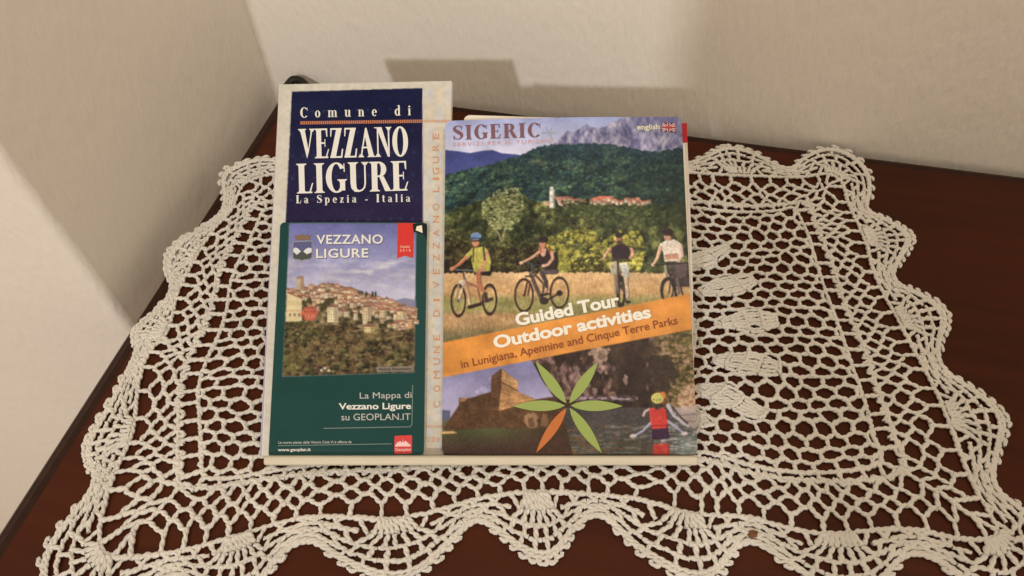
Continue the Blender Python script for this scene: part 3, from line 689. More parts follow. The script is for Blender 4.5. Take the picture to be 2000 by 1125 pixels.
shapes('dashed_rule', [seg((833+i*3.6, 833+2.6), (833.2+i*3.6, 833-2.6), 1.4) for i in range(9)], nM, ORANGE_PALE, MP)
# the town's name reads upwards on the border, letter by letter
up_word = 'COMUNE DI VEZZANO LIGURE'; ys = {0: 790, 1: 759, 2: 732, 3: 706, 4: 683, 5: 659, 7: 612, 8: 586, 10: 556, 11: 530, 12: 503, 13: 480, 14: 455, 15: 428, 16: 404, 18: 370, 19: 349, 20: 334, 21: 312, 22: 288, 23: 266}
items = []
for i, ch in enumerate(up_word):
    if ch == ' ': continue
    y = ys.get(i); hw = {'I': 2.0, 'L': 5, 'M': 7.5, 'E': 5.5}.get(ch, 6.4); x = 859.5-(790-y)*0.004
    items.append((ch, (x, y+hw), (x-.1, y-hw), 13.5, 1))
lettering('border_lettering', items, nM, ORANGE_PALE, MP, bold=.0)
lettering('number_lettering', [('200', (834, 863.5), (858, 863), 9.5, 1.4)], nM, ORANGE_PALE, MP)

# ------------------------------------------------------------------ green town leaflet (left, front)
cg = Canvas(515, 425, 845, 905, .95)
cg.a[:] = (24, 62, 56); cg.a += ((fbm(cg.X/40, cg.Y/40, 4)-.5)*8)[..., None]
cg.put(np.clip((cg.Y-872)/18, 0, 1)*.18, (110, 120, 115))
ph = cg.pm([(566, 437), (813, 437), (809, 727), (552, 735)])
fr_ = cg.pm([(565, 436), (814, 436), (810, 728.3), (551, 736.5)]); cg.put(fr_*.6, (120, 120, 118))
def gm(P): return cg.pm(P)*ph
cg.grad(ph, (100, 100, 148), (186, 178, 190), 437, 585)
cl = np.clip((fbm(cg.X/46, cg.Y/13, 21, 5)-.45)*3.2, 0, 1)*np.clip((cg.Y-490)/30, 0, 1)*np.clip((612-cg.Y)/50, 0, 1); cg.put(cl*ph*.85, (198, 188, 190))
cl = np.clip((fbm(cg.X/30, cg.Y/9, 31, 4)-.52)*4, 0, 1)*np.clip((cg.Y-500)/20, 0, 1)*np.clip((600-cg.Y)/60, 0, 1)*np.clip((cg.X-640)/60, 0, 1); cg.put(cl*ph*.7, (216, 206, 200))
cg.poly([(770, 588), (790, 582), (813, 586), (813, 612), (770, 606)], (112, 110, 130), .8)
# hillside
hill = gm([(556, 568), (590, 562), (640, 556), (690, 562), (720, 575), (760, 585), (790, 598), (812, 608), (812, 735), (550, 735)])
cg.mottle(hill, [(58, 48, 34), (94, 80, 54), (124, 108, 74), (160, 136, 102)], 9, 9, 1.1, 5, 2.6)
gq = np.random.default_rng(11)
cream = [(218, 196, 158), (232, 212, 178), (204, 178, 142), (212, 190, 166), (186, 160, 130), (226, 200, 152)]
roofc = [(150, 104, 80), (168, 120, 92), (126, 90, 72)]
def house(x, y, w, h, c, rf=True):
    cg.poly([(x, y), (x+w, y), (x+w, y+h), (x, y+h)], c); cg.poly([(x+w*.62, y), (x+w, y), (x+w, y+h), (x+w*.62, y+h)], np.array(c)*.78)
    if rf: cg.poly([(x-1, y+1), (x+w*.35, y-3.2), (x+w+1, y+.6), (x+w+1, y+2.4), (x-1, y+2.6)], roofc[gq.integers(3)])
    for yy in np.arange(y+5, y+h-2, 5.2):
        for xx in np.arange(x+2.4, x+w-2, 4.6):
            if gq.random() < .8: cg.poly([(xx, yy), (xx+1.5, yy), (xx+1.5, yy+2.4), (xx, yy+2.4)], (84, 64, 52), .85)
crest = lambda x: np.interp(x, [556, 575, 600, 640, 680, 700, 730, 770, 812], [572, 568, 564, 560, 566, 578, 584, 594, 612])
for row in range(9):
    x = 562+gq.uniform(-4, 4)
    while x < 806:
        w = gq.uniform(6, 12); h = gq.uniform(7, 14); base = crest(x)+row*5.6+gq.uniform(-3, 3)
        if (row < 4 and gq.random() < .85) or gq.random() < (.5 if x > 640 else .2): house(x, base-4, w, h, cream[gq.integers(6)])
        elif gq.random() < .5: cg.ell(x+4, base+3, 6, 5, (70, 64, 38))
        x += w*gq.uniform(.8, 1.15)
cg.poly([(579, 545), (592, 543), (593, 566), (579, 566)], (188, 160, 132)); cg.poly([(587, 541), (594, 541), (594, 566), (587, 566)], (158, 128, 104)); cg.poly([(578, 545), (581, 540), (593, 539), (594, 545)], (150, 122, 100))
for x in (716, 728, 734): cg.ell(x, 575, 1.9, 5.5, (40, 44, 38))
cg.ell(705, 572, 6, 4, (84, 72, 66))
cg.poly([(561, 570), (590, 582), (590, 628), (558, 628)], (210, 188, 142)); cg.poly([(561, 586), (590, 590), (590, 597), (560, 596)], (190, 164, 118), .6); [cg.poly([(x, 612), (x+3, 612), (x+3, 618), (x, 618)], (120, 96, 74)) for x in (565, 574, 583)]; cg.line([(561, 571), (591, 583)], 2.2, (122, 72, 52)); cg.line([(560, 607), (590, 607)], 1.3, (172, 124, 80))
cg.blob(606, 612, 17, 16, (190, 98, 74), 1, 6, 7, .7); cg.poly([(592, 600), (618, 600), (618, 603), (592, 603)], (150, 84, 64))
for x in (596, 602, 608, 613): cg.poly([(x, 607), (x+2, 607), (x+2, 611), (x, 611)], (110, 60, 50)); cg.poly([(x, 616), (x+2, 616), (x+2, 620), (x, 620)], (214, 150, 120))
house(640, 598, 21, 32, (222, 202, 160)); house(708, 598, 17, 30, (216, 188, 148)); house(742, 604, 14, 18, (206, 186, 140)); house(712, 634, 21, 16, (224, 198, 136)); house(796, 622, 14, 20, (206, 160, 120)); house(776, 606, 18, 14, (216, 190, 140))
# scrub below the town
low = gm([(550, 632), (600, 626), (640, 634), (700, 640), (750, 650), (812, 640), (812, 735), (550, 735)])
cg.mottle(low, [(46, 36, 26), (80, 62, 42), (104, 82, 54), (128, 104, 72)], 10, 41, 1., 5, 2.6)
cg.leaves(gm([(552, 636), (570, 628), (615, 626), (640, 640), (650, 664), (600, 672), (552, 670)]), 420, [(58, 54, 32), (78, 72, 44), (98, 88, 54), (42, 38, 24)], 2.6, 2)
cg.leaves(low, 900, [(100, 92, 54), (78, 74, 44), (126, 108, 70), (58, 50, 32), (146, 126, 88), (92, 72, 50)], 2.2, 5); cg.crowns(low, 90, 4, 8, [(86, 82, 48), (104, 92, 58), (70, 62, 40)], 7)
cg.leaves(gm([(552, 690), (590, 664), (600, 700), (575, 733), (552, 735)]), 150, [(116, 104, 58), (92, 84, 44)], 2.2, 6)
house(712, 636, 20, 14, (224, 198, 136)); cg.line([(756, 661), (788, 655)], 1.8, (156, 134, 82)); cg.line([(690, 648), (716, 642)], 2, (160, 138, 96))
for x, y in ((628, 723), (635, 719), (643, 724), (650, 699), (610, 698), (726, 697), (791, 702)): cg.ell(x, y, 3.2 if y > 715 else 1.4, 2 if y > 715 else 1.2, (206, 192, 168))
_g = cg.a.copy(); cg.finish(302, .12, 8.); cg.a = cg.a*ph[..., None]+_g*(1-ph[..., None])
LF = thing('town_leaflet', 'dark green town leaflet with hill village photo standing before the navy map', 'leaflet', from_uv(-.13, 0, .001))
QG = [(548, 435), (834, 435), (828, 889), (524, 893)]
slab('inner_pages', [(550, 437), (833, 437), (827, 889), (526, 892)], -.0018, .0006, PAPER, LF, .002)
sheet('cover', QG, .0009, .00042, cg, LF, PRINT, rc=.0028)
nG = .0011
ttl = [('VEZZANO', (619, 477), (748, 476), 18, 1.08), ('LIGURE', (618, 504), (720, 503), 18, 1.08)]
lettering('title_shadow', [(a, (b[0]+1.2, b[1]+1.6), (c[0]+1.2, c[1]+1.6), d, e_) for a, b, c, d, e_ in ttl], nG-.0001, SHADOWI, LF, bold=.02)
lettering('title_lettering', ttl, nG, WHITE, LF, bold=.018)
lettering('text_lettering', [('La Mappa di', (703, 778.5), (804, 777), 12.5, 1.0), ('su GEOPLAN.IT', (667, 821), (802, 820), 13.5, 1.0)], nG, GREYI, LF)
lettering('address_lettering', [('www.geoplan.it', (543, 881.3), (607, 880.6), 6.2, 1.0)], nG, WHITE, LF, bold=.022)
lettering('bold_lettering', [('Vezzano Ligure', (662, 799.5), (803, 798.5), 12.5, 1.0)], nG, WHITE, LF, bold=.022)
lettering('small_lettering', [('Le nuove piante delle Vostre Città Vi è offerta da', (544, 866.6), (687, 865.4), 5.2, 1.0)], nG, GREYI, LF, bold=.01)
shapes('rules', [seg((632, 836.6), (801, 833.6), 1.1), seg((806, 752), (804.5, 830), 1.1), seg((804.5, 829.5), (801, 833.6), 1.1), seg((543, 870.5), (765, 866.8), 1.0)], nG, flat('thin_line_ink', (140, 146, 138)), LF)
rb = shapes('red_ribbon', [[(777, 436), (809, 436), (807, 504), (792, 499.5), (776, 505)]], nG, RED, LF)
lettering('ribbon_lettering', [('STRADARIO', (781.5, 484.6), (801, 484.6), 4.6, 1.0), ('2018', (781, 491.5), (802, 491.5), 4.8, 1.6)], nG+.0002, flat('pale_red_ink', (240, 170, 140)), rb, bold=.02)
lg = shapes('logo_tile', [[(772.5, 851), (803, 850), (805, 852), (804.5, 884), (802.5, 886), (772, 886.5), (770, 884), (770.5, 853)]], nG, flat('logo_red', (206, 66, 60)), LF)
sky = [(772, 872), (772, 868), (775, 868), (775, 864), (777, 863), (779, 866), (779, 863), (782, 861), (784, 864), (786, 864), (787, 857), (788, 864), (790, 864), (790, 862), (793, 861), (795, 863), (795, 865), (797, 864), (799, 868), (802, 868), (802, 872)]
shapes('logo_skyline', [sky], nG+.0002, flat('pale_pink_ink', (240, 190, 178)), lg)
lettering('logo_lettering', [('Geoplan', (772, 881), (802.5, 880.5), 6.6, 1.0)], nG+.0002, bpy.data.materials['pale_pink_ink'], lg, bold=.01)
shapes('picture_caption', [[(736, 716.5), (808, 715), (808, 725.5), (736, 726.5)]], nG, GREYBOX, LF)
lettering('caption_lettering', [('Veduta Panoramica', (740, 724), (804, 723), 6, 1.)], nG+.0002, flat('dark_brown_ink', (60, 50, 42)), LF, bold=.005)
em = shapes('coat_of_arms', [[(572, 472), (611, 470.5), (610, 504), (606, 507), (594, 508), (590, 510.5), (586, 508), (575, 507), (571.5, 504)]], nG, flat('shield_rim_ink', (150, 142, 128)), LF)
shapes('shield_field', [[(573.5, 473.5), (609.5, 472), (608.6, 503), (605, 505.5), (594, 506.5), (590, 508.5), (586, 506.5), (576, 505.5), (573, 503)],
                        [(573.5, 473.5), (609.5, 472), (609, 486), (600, 481), (590, 488), (582, 481), (573.5, 486)],
                        [(573.5, 487), (578, 483), (584, 485), (588, 490), (590, 497), (580, 500), (573.5, 494)], [(593, 490), (599, 484), (606, 486), (609, 489), (609, 496), (600, 499), (594, 497)]], nG+.0001, SHADOWI, em)
shapes('shield_hills', [[(573, 503), (573, 492), (580, 498), (590, 490), (600, 497), (609, 493), (608.6, 503), (605, 505.5), (594, 506.5), (590, 508.5), (586, 506.5), (576, 505.5)]], nG+.0003, flat('slate_ink', (74, 76, 70)), em)
shapes('shield_clouds', [[(573.4, 486), (578, 483.5), (583, 486), (588.5, 492), (586, 500), (578, 500), (573.2, 496)], [(592, 493), (597, 487), (603, 484), (609, 485.5), (608.8, 497), (600, 500), (594, 499)]], nG+.0002, flat('cloud_ink', (212, 206, 198)), em)
shapes('crown_emblem', [[(578, 469), (576, 459), (580, 462), (583, 458), (587, 462), (592, 457), (596, 462), (601, 458), (604, 462), (608, 459), (606, 468.5)]], nG+.0001, flat('crown_ink', (128, 98, 72)), em)
# torn top right corner of the leaflet's cover
cr = shapes('torn_corner', [[(806, 437.5), (833, 436), (834.5, 441), (834, 470), (829, 458), (822, 455), (808, 453)]], nG+.0004, flat('black_card', (18, 26, 26)), LF)
shapes('torn_paper', [[(814, 442), (824, 440), (825.5, 455), (818, 452), (812, 450)]], nG+.0006, CREAMI, cr)

# ------------------------------------------------------------------ white booklet behind, with red mark at its edge
BK = thing('white_booklet', 'white booklet peeking out behind the cyclists brochure, red mark on its edge', 'booklet', from_uv(0, 0, -.004))
slab('pages', [(907, 225.5), (1334, 236), (1357, 888), (890, 888)], -.0052, -.0012, PAPER, BK, .003)
slab('cover', [(906, 224.5), (1336, 237), (1359, 888), (889, 888)], -.0011, -.0007, mat('booklet_card', (.76, .72, .64), .5), BK, .004)
slab('red_mark', [(1331, 240.5), (1341.5, 240.5), (1343, 278), (1333, 278.5)], -.0006, -.0002, flat('red_card', (176, 34, 36)), BK)
slab('back_cover', [(1325, 240.5), (1341, 240.5), (1352, 500), (1358, 888), (1320, 888)][:4], -.0056, -.0050, PAPER, BK)

# ------------------------------------------------------------------ cyclists brochure (right, front)
c = Canvas(858, 222, 1368, 892, .95)
al = np.ones((c.h, c.w))
c.grad(al, (150, 154, 188), (204, 198, 208), 232, 305)
# rocky mountain
ridge = [(1040, 300), (1078, 286), (1094, 272), (1108, 258), (1118, 262), (1130, 255), (1140, 248), (1146, 245), (1152, 250), (1168, 253), (1180, 250), (1192, 243), (1206, 238), (1216, 230), (1232, 222), (1370, 222), (1370, 320), (1040, 320)]
mt = c.pm(ridge); c.mottle(mt, [(92, 90, 122), (128, 124, 150), (154, 146, 166), (186, 176, 188)], 8, 51, .55, 5, 2.4)
rd = np.abs(fbm((c.X+c.Y*.55)/11, c.Y/34, 61, 4)-.5)*2; c.put(mt*np.clip(1-rd*5, 0, 1)*.55, (74, 70, 106))
rd = np.abs(fbm((c.X-c.Y*.4)/9, c.Y/26, 65, 4)-.5)*2; c.put(mt*np.clip(1-rd*6, 0, 1)*.45, (186, 174, 184))
c.put(mt*np.clip((c.X-1200)/60, 0, 1)*np.clip((262-c.Y)/30, 0, 1)*.5, (104, 102, 140))
# blue hills, wooded hill
c.poly([(850, 296), (868, 293), (895, 296), (918, 300), (942, 296), (962, 294.5), (980, 301), (1012, 304), (1030, 310), (1010, 340), (850, 380)], (62, 68, 118))
bh = c.pm([(850, 293), (1030, 300), (1010, 340), (850, 380)]); c.put(bh*np.clip((c.Y-305)/40, 0, 1)*.4, (84, 86, 130))
wood_ = [(850, 350)]
gx = np.random.default_rng(3)
for x in np.arange(858, 1372, 3.2):
    yb = np.interp(x, [858, 880, 920, 960, 1000, 1020, 1050, 1075, 1100, 1150, 1200, 1240, 1285, 1320, 1370], [346, 340, 329, 322, 309, 304, 290, 286, 284, 283, 284, 293, 297, 290, 290]); wood_.append((x, yb+gx.normal(0, 1.1)))
wm = c.pm(wood_+[(1372, 900), (850, 900)])
c.mottle(wm, [(22, 34, 40), (34, 52, 52), (46, 70, 60), (66, 92, 68)], 11, 71, 1.25, 5, 2.5)
c.crowns(wm*(c.Y < 425), 2300, 2.2, 5.5, [(38, 60, 58), (46, 72, 60), (60, 88, 66), (32, 50, 50), (54, 78, 62), (78, 98, 68), (30, 44, 52)], 12)
_f = np.clip((fbm((c.X+c.Y*.6)/30, c.Y/15, 211, 4)-.42)*4, 0, 1); c.put(wm*(c.Y < 425)*(1-_f)*.5, (26, 42, 46)); c.put(wm*(c.Y < 425)*np.clip(_f*2-1.1, 0, 1)*.3, (98, 110, 80))
c.put(wm*np.clip((330-c.Y)/50, 0, 1)*.42, (42, 68, 92))
c.put(wm*np.clip(1-np.hypot((c.X-1052)/26, (c.Y-318)/9), 0, 1)*.7, (104, 102, 78))
c.put(wm*np.clip((c.X-1150)/150, 0, 1)*np.clip((c.Y-290)/60, 0, 1)*.35, (26, 40, 36))
# middle trees, lit from the right
mid_ = []
for x in np.arange(856, 1372, 5): mid_.append((x, np.interp(x, [856, 900, 940, 1000, 1040, 1080, 1130, 1160, 1230, 1300, 1370], [424, 404, 392, 374, 392, 398, 392, 398, 388, 400, 380])+gx.normal(0, 2)))
mm = c.pm(mid_+[(1372, 560), (850, 560)])
c.mottle(mm, [(26, 30, 22), (48, 54, 32), (80, 84, 46), (116, 114, 62)], 12, 81, .8, 5, 2.6)
c.crowns(mm, 520, 6, 13, [(62, 70, 40), (82, 88, 48), (104, 106, 58), (46, 52, 32), (92, 96, 54)], 14, 1.15); c.leaves(mm, 1500, [(60, 66, 38), (84, 88, 50), (114, 114, 64), (40, 44, 28), (136, 130, 80)], 1.9, 24)
_f = np.clip((fbm(c.X/16, c.Y/24, 213, 4)-.44)*5, 0, 1); c.put(mm*(1-_f)*.5, (30, 32, 23)); c.put(mm*np.clip(_f*2-1.2, 0, 1)*.3, (150, 140, 88))
c.put(mm*np.clip((c.X-1130)/60, 0, 1)*np.clip((462-c.Y)/40, 0, 1)*.5, (38, 50, 34))
c.leaves(c.pm([(940, 400), (955, 376), (985, 366), (1012, 368), (1024, 392), (1018, 430), (1000, 450), (960, 448), (944, 426)]), 620, [(160, 158, 104), (132, 134, 84), (176, 170, 118), (96, 100, 62), (70, 74, 46)], 2.5, 15)
c.line([(962, 440), (974, 458), (980, 474)], 2.2, (176, 158, 118)); c.line([(988, 440), (984, 458), (980, 478)], 1.9, (170, 152, 112)); c.line([(974, 425), (978, 450)], 1.4, (150, 136, 100))
# village
for P, q in (([(1073, 372), (1083, 372), (1083, 408), (1073, 408)], (206, 196, 178)), ([(1074, 366), (1080, 366), (1081, 372), (1074, 372)], (212, 204, 186)), ([(1080, 374), (1083.5, 374), (1083.5, 406), (1080, 406)], (140, 130, 118)),
             ([(1083, 386), (1112, 385), (1116, 392), (1086, 392)], (186, 122, 102)), ([(1087, 392), (1112, 391), (1110, 408), (1090, 402)], (196, 166, 140)), ([(1060, 396), (1072, 394), (1072, 404), (1061, 402)], (190, 156, 120)),
             ([(1154, 388), (1172, 384), (1198, 385), (1196, 391), (1157, 392)], (186, 104, 84)), ([(1170, 391), (1182, 391), (1182, 402), (1172, 401)], (214, 198, 176)), ([(1155, 392), (1169, 392), (1169, 397), (1154, 396)], (200, 178, 150)), ([(1182, 390), (1196, 390), (1194, 400), (1182, 402)], (124, 96, 80)),
             ([(1226, 389), (1248, 386), (1254, 396), (1250, 402), (1236, 398)], (182, 124, 98)), ([(1236, 394), (1240, 394), (1240, 398), (1236, 398)], (90, 70, 60)), ([(1098, 402), (1110, 404), (1108, 414), (1100, 412)], (190, 170, 136))): c.poly(P, q)
gv = np.random.default_rng(5)
for x_ in list(np.arange(1092, 1150, 8))+list(np.arange(1150, 1262, 8.5)):
    y_ = 391+gv.uniform(-2, 7); w_ = gv.uniform(6, 11); h_ = gv.uniform(5, 9); k_ = gv.uniform(.85, 1.05)
    c.poly([(x_, y_), (x_+w_, y_), (x_+w_, y_+h_), (x_, y_+h_)], np.array((206, 184, 154))*k_); c.poly([(x_+w_*.6, y_), (x_+w_, y_), (x_+w_, y_+h_), (x_+w_*.6, y_+h_)], np.array((150, 126, 104))*k_)
    c.poly([(x_-1, y_+.5), (x_+1.5, y_-3), (x_+w_-1, y_-3), (x_+w_+1, y_+.5)], np.array((184, 112, 88))*k_)
c.crowns(c.pm([(1120, 394), (1150, 390), (1152, 400), (1205, 402), (1222, 388), (1226, 402), (1300, 404), (1300, 425), (1096, 425), (1100, 408)]), 70, 4, 7, [(58, 66, 38), (78, 82, 46), (44, 52, 32)], 26)
c.leaves(c.pm([(1096, 392), (1150, 394), (1160, 402), (1230, 402), (1300, 410), (1300, 440), (1096, 440)]), 420, [(44, 52, 32), (64, 70, 40), (88, 90, 52)], 3, 16)
# shrubs behind the meadow
dk = c.pm([(850, 462), (900, 470), (930, 480), (1000, 486), (1060, 480), (1080, 500), (1080, 535), (850, 540)]); c.mottle(dk, [(26, 20, 18), (44, 36, 24), (78, 70, 40)], 12, 91, 1, 4, 2.2)
c.leaves(c.pm([(868, 445), (930, 450), (960, 470), (1060, 476), (1076, 532), (960, 534), (940, 488), (868, 478)]), 520, [(84, 78, 42), (60, 58, 32), (110, 100, 58), (44, 40, 24)], 2.6, 17)
sh = c.pm([(1062, 470), (1090, 456), (1140, 446), (1160, 452), (1180, 470), (1210, 450), (1250, 452), (1262, 490), (1250, 530), (1080, 536), (1064, 500)])
c.crowns(sh, 260, 6, 9, [(150, 140, 60), (128, 122, 54), (112, 106, 48)], 18); c.leaves(sh, 700, [(168, 156, 74), (128, 120, 52), (84, 78, 36), (182, 170, 92), (60, 58, 28)], 2.0, 18)
c.leaves(c.pm([(1120, 505), (1178, 500), (1180, 534), (1110, 536)]), 200, [(58, 52, 30), (44, 40, 24)], 2.6, 19)
# meadow
fe = [(850, 536)]+[(x, 533+gx.normal(0, 1.3)) for x in np.arange(856, 1372, 3)]
fm = c.pm(fe+[(1372, 760), (850, 760)])
c.grad(fm, (214, 172, 122), (196, 152, 100), 534, 575)
st = np.clip((c.Y-572)/14, 0, 1)*fm; c.put(st, (150, 138, 84)); st = np.clip((c.Y-606)/10, 0, 1)*fm*np.clip((1080-c.X)/90, 0, 1); c.put(st, (176, 136, 92))
st = np.clip((c.Y-590)/60, 0, 1)*fm*np.clip((c.X-1010)/120, 0, 1); c.put(st, (92, 90, 62))
st = np.clip((c.Y-632)/26, 0, 1)*fm*.75; c.put(st, (84, 84, 56))
c.a += (fm*(fbm(c.X/2.2, c.Y/7, 101, 3)-.5)*44)[..., None]; c.a += (fm*(fbm(c.X/26, c.Y/9, 103, 3)-.5)*36)[..., None]
c.a = np.clip(c.a, 0, 255)
# cyclists and their bicycles
_fo = np.maximum(wm, mm)*(1-fm)*(c.Y < 536); c.a *= (1+_fo*(fbm(c.X/2.3, c.Y/2.0, 401, 2)-.5)*.6)[..., None]; c.a *= (1+_fo*(fbm(c.X/7, c.Y/6, 403, 2)-.5)*.4)[..., None]
c.a *= (1+fm*(fbm(c.X/1.5, c.Y/3, 405, 2)-.5)*.35)[..., None]
_b4 = c.a.copy()
def wheel(cx, cy, rx, ry, col=(44, 28, 24), w=3.):
    c.ring(cx, cy, rx, ry, w, col, 1.); c.ring(cx, cy, rx-2.2, ry-2.2, .8, (150, 118, 92), .6)
    for a in np.arange(0, 6.2, .7): c.line([(cx, cy), (cx+rx*.9*math.cos(a), cy+ry*.9*math.sin(a))], .5, (150, 130, 108), .6)
    c.ell(cx, cy, 2.4, 2.8, (60, 46, 40))
SK = (176, 112, 80)
wheel(895, 587, 13.6, 29.5); wheel(956, 585, 13.2, 28, w=3.2)
c.line([(897, 587), (905, 556), (909, 543)], 3.4, (206, 178, 152)); c.line([(889, 582), (896, 556)], 2, (206, 178, 152)); c.ell(905, 552, 8, 4.5, (206, 184, 160)); c.line([(908, 545), (916, 575), (919, 598)], 4.4, (186, 140, 116)); c.line([(912, 552), (932, 560), (938, 590)], 4.6, (150, 98, 78))
c.line([(916, 600), (938, 594)], 7, (52, 36, 32)); c.line([(938, 592), (955, 585)], 3, (58, 42, 38)); c.line([(907, 545), (905, 534)], 3, (60, 50, 50)); c.line([(888, 527), (924, 529)], 2.2, (112, 122, 140))
c.line([(930, 533), (955, 534), (956, 524)], 10, (42, 30, 28)); c.line([(934, 536), (936, 556), (948, 576)], [11, 10, 6], SK); c.line([(948, 574), (950, 588), (960, 584)], 7, (66, 50, 44))
c.poly([(925, 486), (946, 482), (956, 492), (961, 508), (957, 530), (926, 532), (921, 508)], (172, 160, 76)); c.line([(925, 489), (912, 503)], 9, (182, 170, 84)); c.line([(911, 503), (898, 516), (884, 525)], [6.5, 6, 5], SK); c.line([(951, 496), (946, 514), (940, 528)], [8.5, 6, 5], (186, 132, 96)); c.ell(883, 526, 4.5, 4, (190, 122, 92))
c.line([(925, 486), (924, 512)], 2.4, (56, 54, 42)); c.line([(944, 482), (947, 508)], 3.4, (50, 50, 44)); c.line([(955, 490), (961, 510), (958, 530)], 3, (50, 46, 36)); c.ell(940, 528, 7, 4, (184, 128, 100))
c.ell(930, 474, 7, 9.5, (176, 118, 88)); c.line([(924, 471), (936, 471)], 2.6, (44, 30, 28)); c.ell(930.5, 462, 10.5, 7, (110, 136, 166)); c.poly([(919, 464), (942, 464), (941, 468), (920, 468)], (66, 82, 112)); 
for x in (925, 930, 935): c.line([(x, 457), (x, 463)], 1.2, (64, 84, 118))
wheel(1023, 577, 17.5, 31); wheel(1092, 572, 17.5, 29)
c.line([(1029, 553), (1024, 577)], 3.2, (70, 36, 32)); c.line([(1035, 550), (1031, 577)], 2.6, (74, 40, 36)); c.line([(1036, 535), (1046, 560), (1058, 587)], [7, 8, 8], (88, 74, 66)); c.line([(1040, 532), (1062, 556), (1058, 588)], 4, (70, 56, 50)); c.line([(1062, 590), (1092, 573)], 3.4, (46, 34, 30)); c.ell(1062, 588, 9, 7, (54, 42, 38)); c.ell(1092, 573, 6, 5.5, (40, 30, 28))
c.line([(1040, 530), (1038, 516)], 3.6, (64, 74, 88)); c.line([(1015, 514), (1060, 520)], 1.8, (52, 56, 62)); c.line([(1026, 540), (1042, 540)], 3, (52, 44, 42))
c.line([(1060, 532), (1084, 530)], [9, 13], (84, 72, 72)); c.line([(1058, 534), (1066, 550), (1068, 566)], [9, 8, 5], (64, 54, 52)); c.line([(1067, 566), (1064, 574)], 5, (200, 150, 122)); c.line([(1070, 574), (1056, 578)], 4.4, (44, 34, 32))
c.poly([(1050, 494), (1060, 488), (1078, 490), (1086, 500), (1086, 528), (1062, 528), (1052, 508)], (46, 34, 34)); c.ell(1085, 510, 5, 18, (48, 36, 32)); c.poly([(1055, 487), (1067, 487), (1065, 500), (1060, 503), (1056, 499)], (206, 158, 132)); c.line([(1054, 492), (1040, 504), (1020, 514)], [5.5, 5, 4], (206, 152, 120)); c.line([(1077, 494), (1079, 506), (1070, 518), (1060, 520)], [7, 6, 5, 4.5], (206, 156, 124)); c.ell(1018, 515, 3.6, 3.4, (216, 166, 138)); c.ell(1062, 520, 3.6, 3, (216, 166, 138))
c.ell(1060, 478, 6.6, 9, (196, 132, 100)); c.line([(1054, 486), (1056, 494)], 4, (176, 90, 60)); c.line([(1072, 482), (1073, 494)], 3, (150, 70, 50)); c.ell(1061, 469, 9.5, 6.5, (42, 30, 30)); c.line([(1054, 474), (1066, 474)], 2, (60, 34, 30))
c.line([(1208, 532), (1206, 560), (1207, 584)], [9, 7, 7], (70, 48, 44)); c.line([(1216, 552), (1220, 588)], 5, (66, 50, 46)); c.poly([(1190, 515), (1205, 511), (1212, 518), (1210, 540), (1200, 546), (1193, 534)], (170, 158, 130)); c.poly([(1210, 515), (1226, 514), (1229, 524), (1228, 546), (1216, 540)], (196, 188, 172)); c.line([(1202, 540), (1202, 570)], 8, (140, 116, 92)); c.line([(1224, 545), (1225, 580)], 6.5, (186, 160, 134)); c.ring(1212, 580, 6, 20, 3, (56, 44, 40)); c.line([(1188, 509), (1232, 510)], 2.4, (40, 32, 32)); c.line([(1206, 512), (1208, 548)], 4, (60, 44, 42)); c.ring(1212, 572, 6.5, 27, 3.4, (42, 32, 30)); c.line([(1206, 545), (1206, 574)], 2, (120, 104, 96)); c.line([(1217, 545), (1217, 574)], 2, (90, 74, 70)); c.ell(1198, 588, 5, 3, (40, 30, 30)); c.ell(1226, 590, 5, 3, (40, 30, 30))
c.poly([(1192, 486), (1204, 478), (1220, 478), (1232, 488), (1228, 508), (1196, 508), (1194, 498)], (46, 32, 38)); c.line([(1190, 488), (1182, 500), (1179, 506)], [7, 5.5, 5], (196, 148, 116)); c.line([(1233, 488), (1237, 498), (1230, 504)], [7, 6, 5], (196, 146, 116)); c.ell(1208, 468, 6.5, 8.5, (150, 104, 82)); c.ell(1208, 460, 8, 5.5, (48, 34, 34)); c.ell(1209, 474, 5, 3.5, (72, 48, 42))
c.poly([(1306, 520), (1345, 514), (1350, 560), (1318, 560)], (72, 58, 58)); c.line([(1305, 528), (1322, 580)], 4, (48, 38, 38)); c.ring(1302, 566, 12, 22, 3, (50, 42, 42)); c.ring(1342, 560, 12, 22, 3, (50, 42, 42)); c.poly([(1318, 512), (1342, 512), (1340, 542), (1320, 545)], (96, 78, 76)); c.line([(1300, 520), (1302, 545)], 5, (150, 132, 116)); c.line([(1322, 546), (1326, 572)], 5, (112, 96, 92))
c.poly([(1288, 478), (1300, 470), (1318, 468), (1330, 476), (1335, 498), (1330, 510), (1298, 512), (1296, 496)], (214, 196, 176)); c.poly([(1298, 498), (1324, 494), (1326, 506), (1298, 508)], (176, 130, 104)); c.line([(1290, 484), (1284, 504), (1277, 516)], [8, 6.5, 5], (204, 160, 130)); c.line([(1330, 480), (1333, 500), (1326, 510)], [7, 6, 5], (208, 176, 152)); c.ell(1276, 518, 4.5, 3.6, (206, 166, 138)); c.line([(1278, 518), (1346, 513)], 2.6, (44, 34, 34)); c.ring(1306, 570, 13, 26, 3.4, (40, 32, 32)); c.line([(1312, 528), (1306, 572)], 3, (66, 52, 50)); c.ell(1304, 462, 7.5, 9, (190, 140, 116)); c.ell(1303, 453, 11, 7.5, (44, 32, 32)); c.line([(1310, 460), (1320, 466)], 5, (58, 44, 40)); c.line([(1297, 459), (1306, 459)], 2.6, (40, 30, 30))
c.model(_b4)
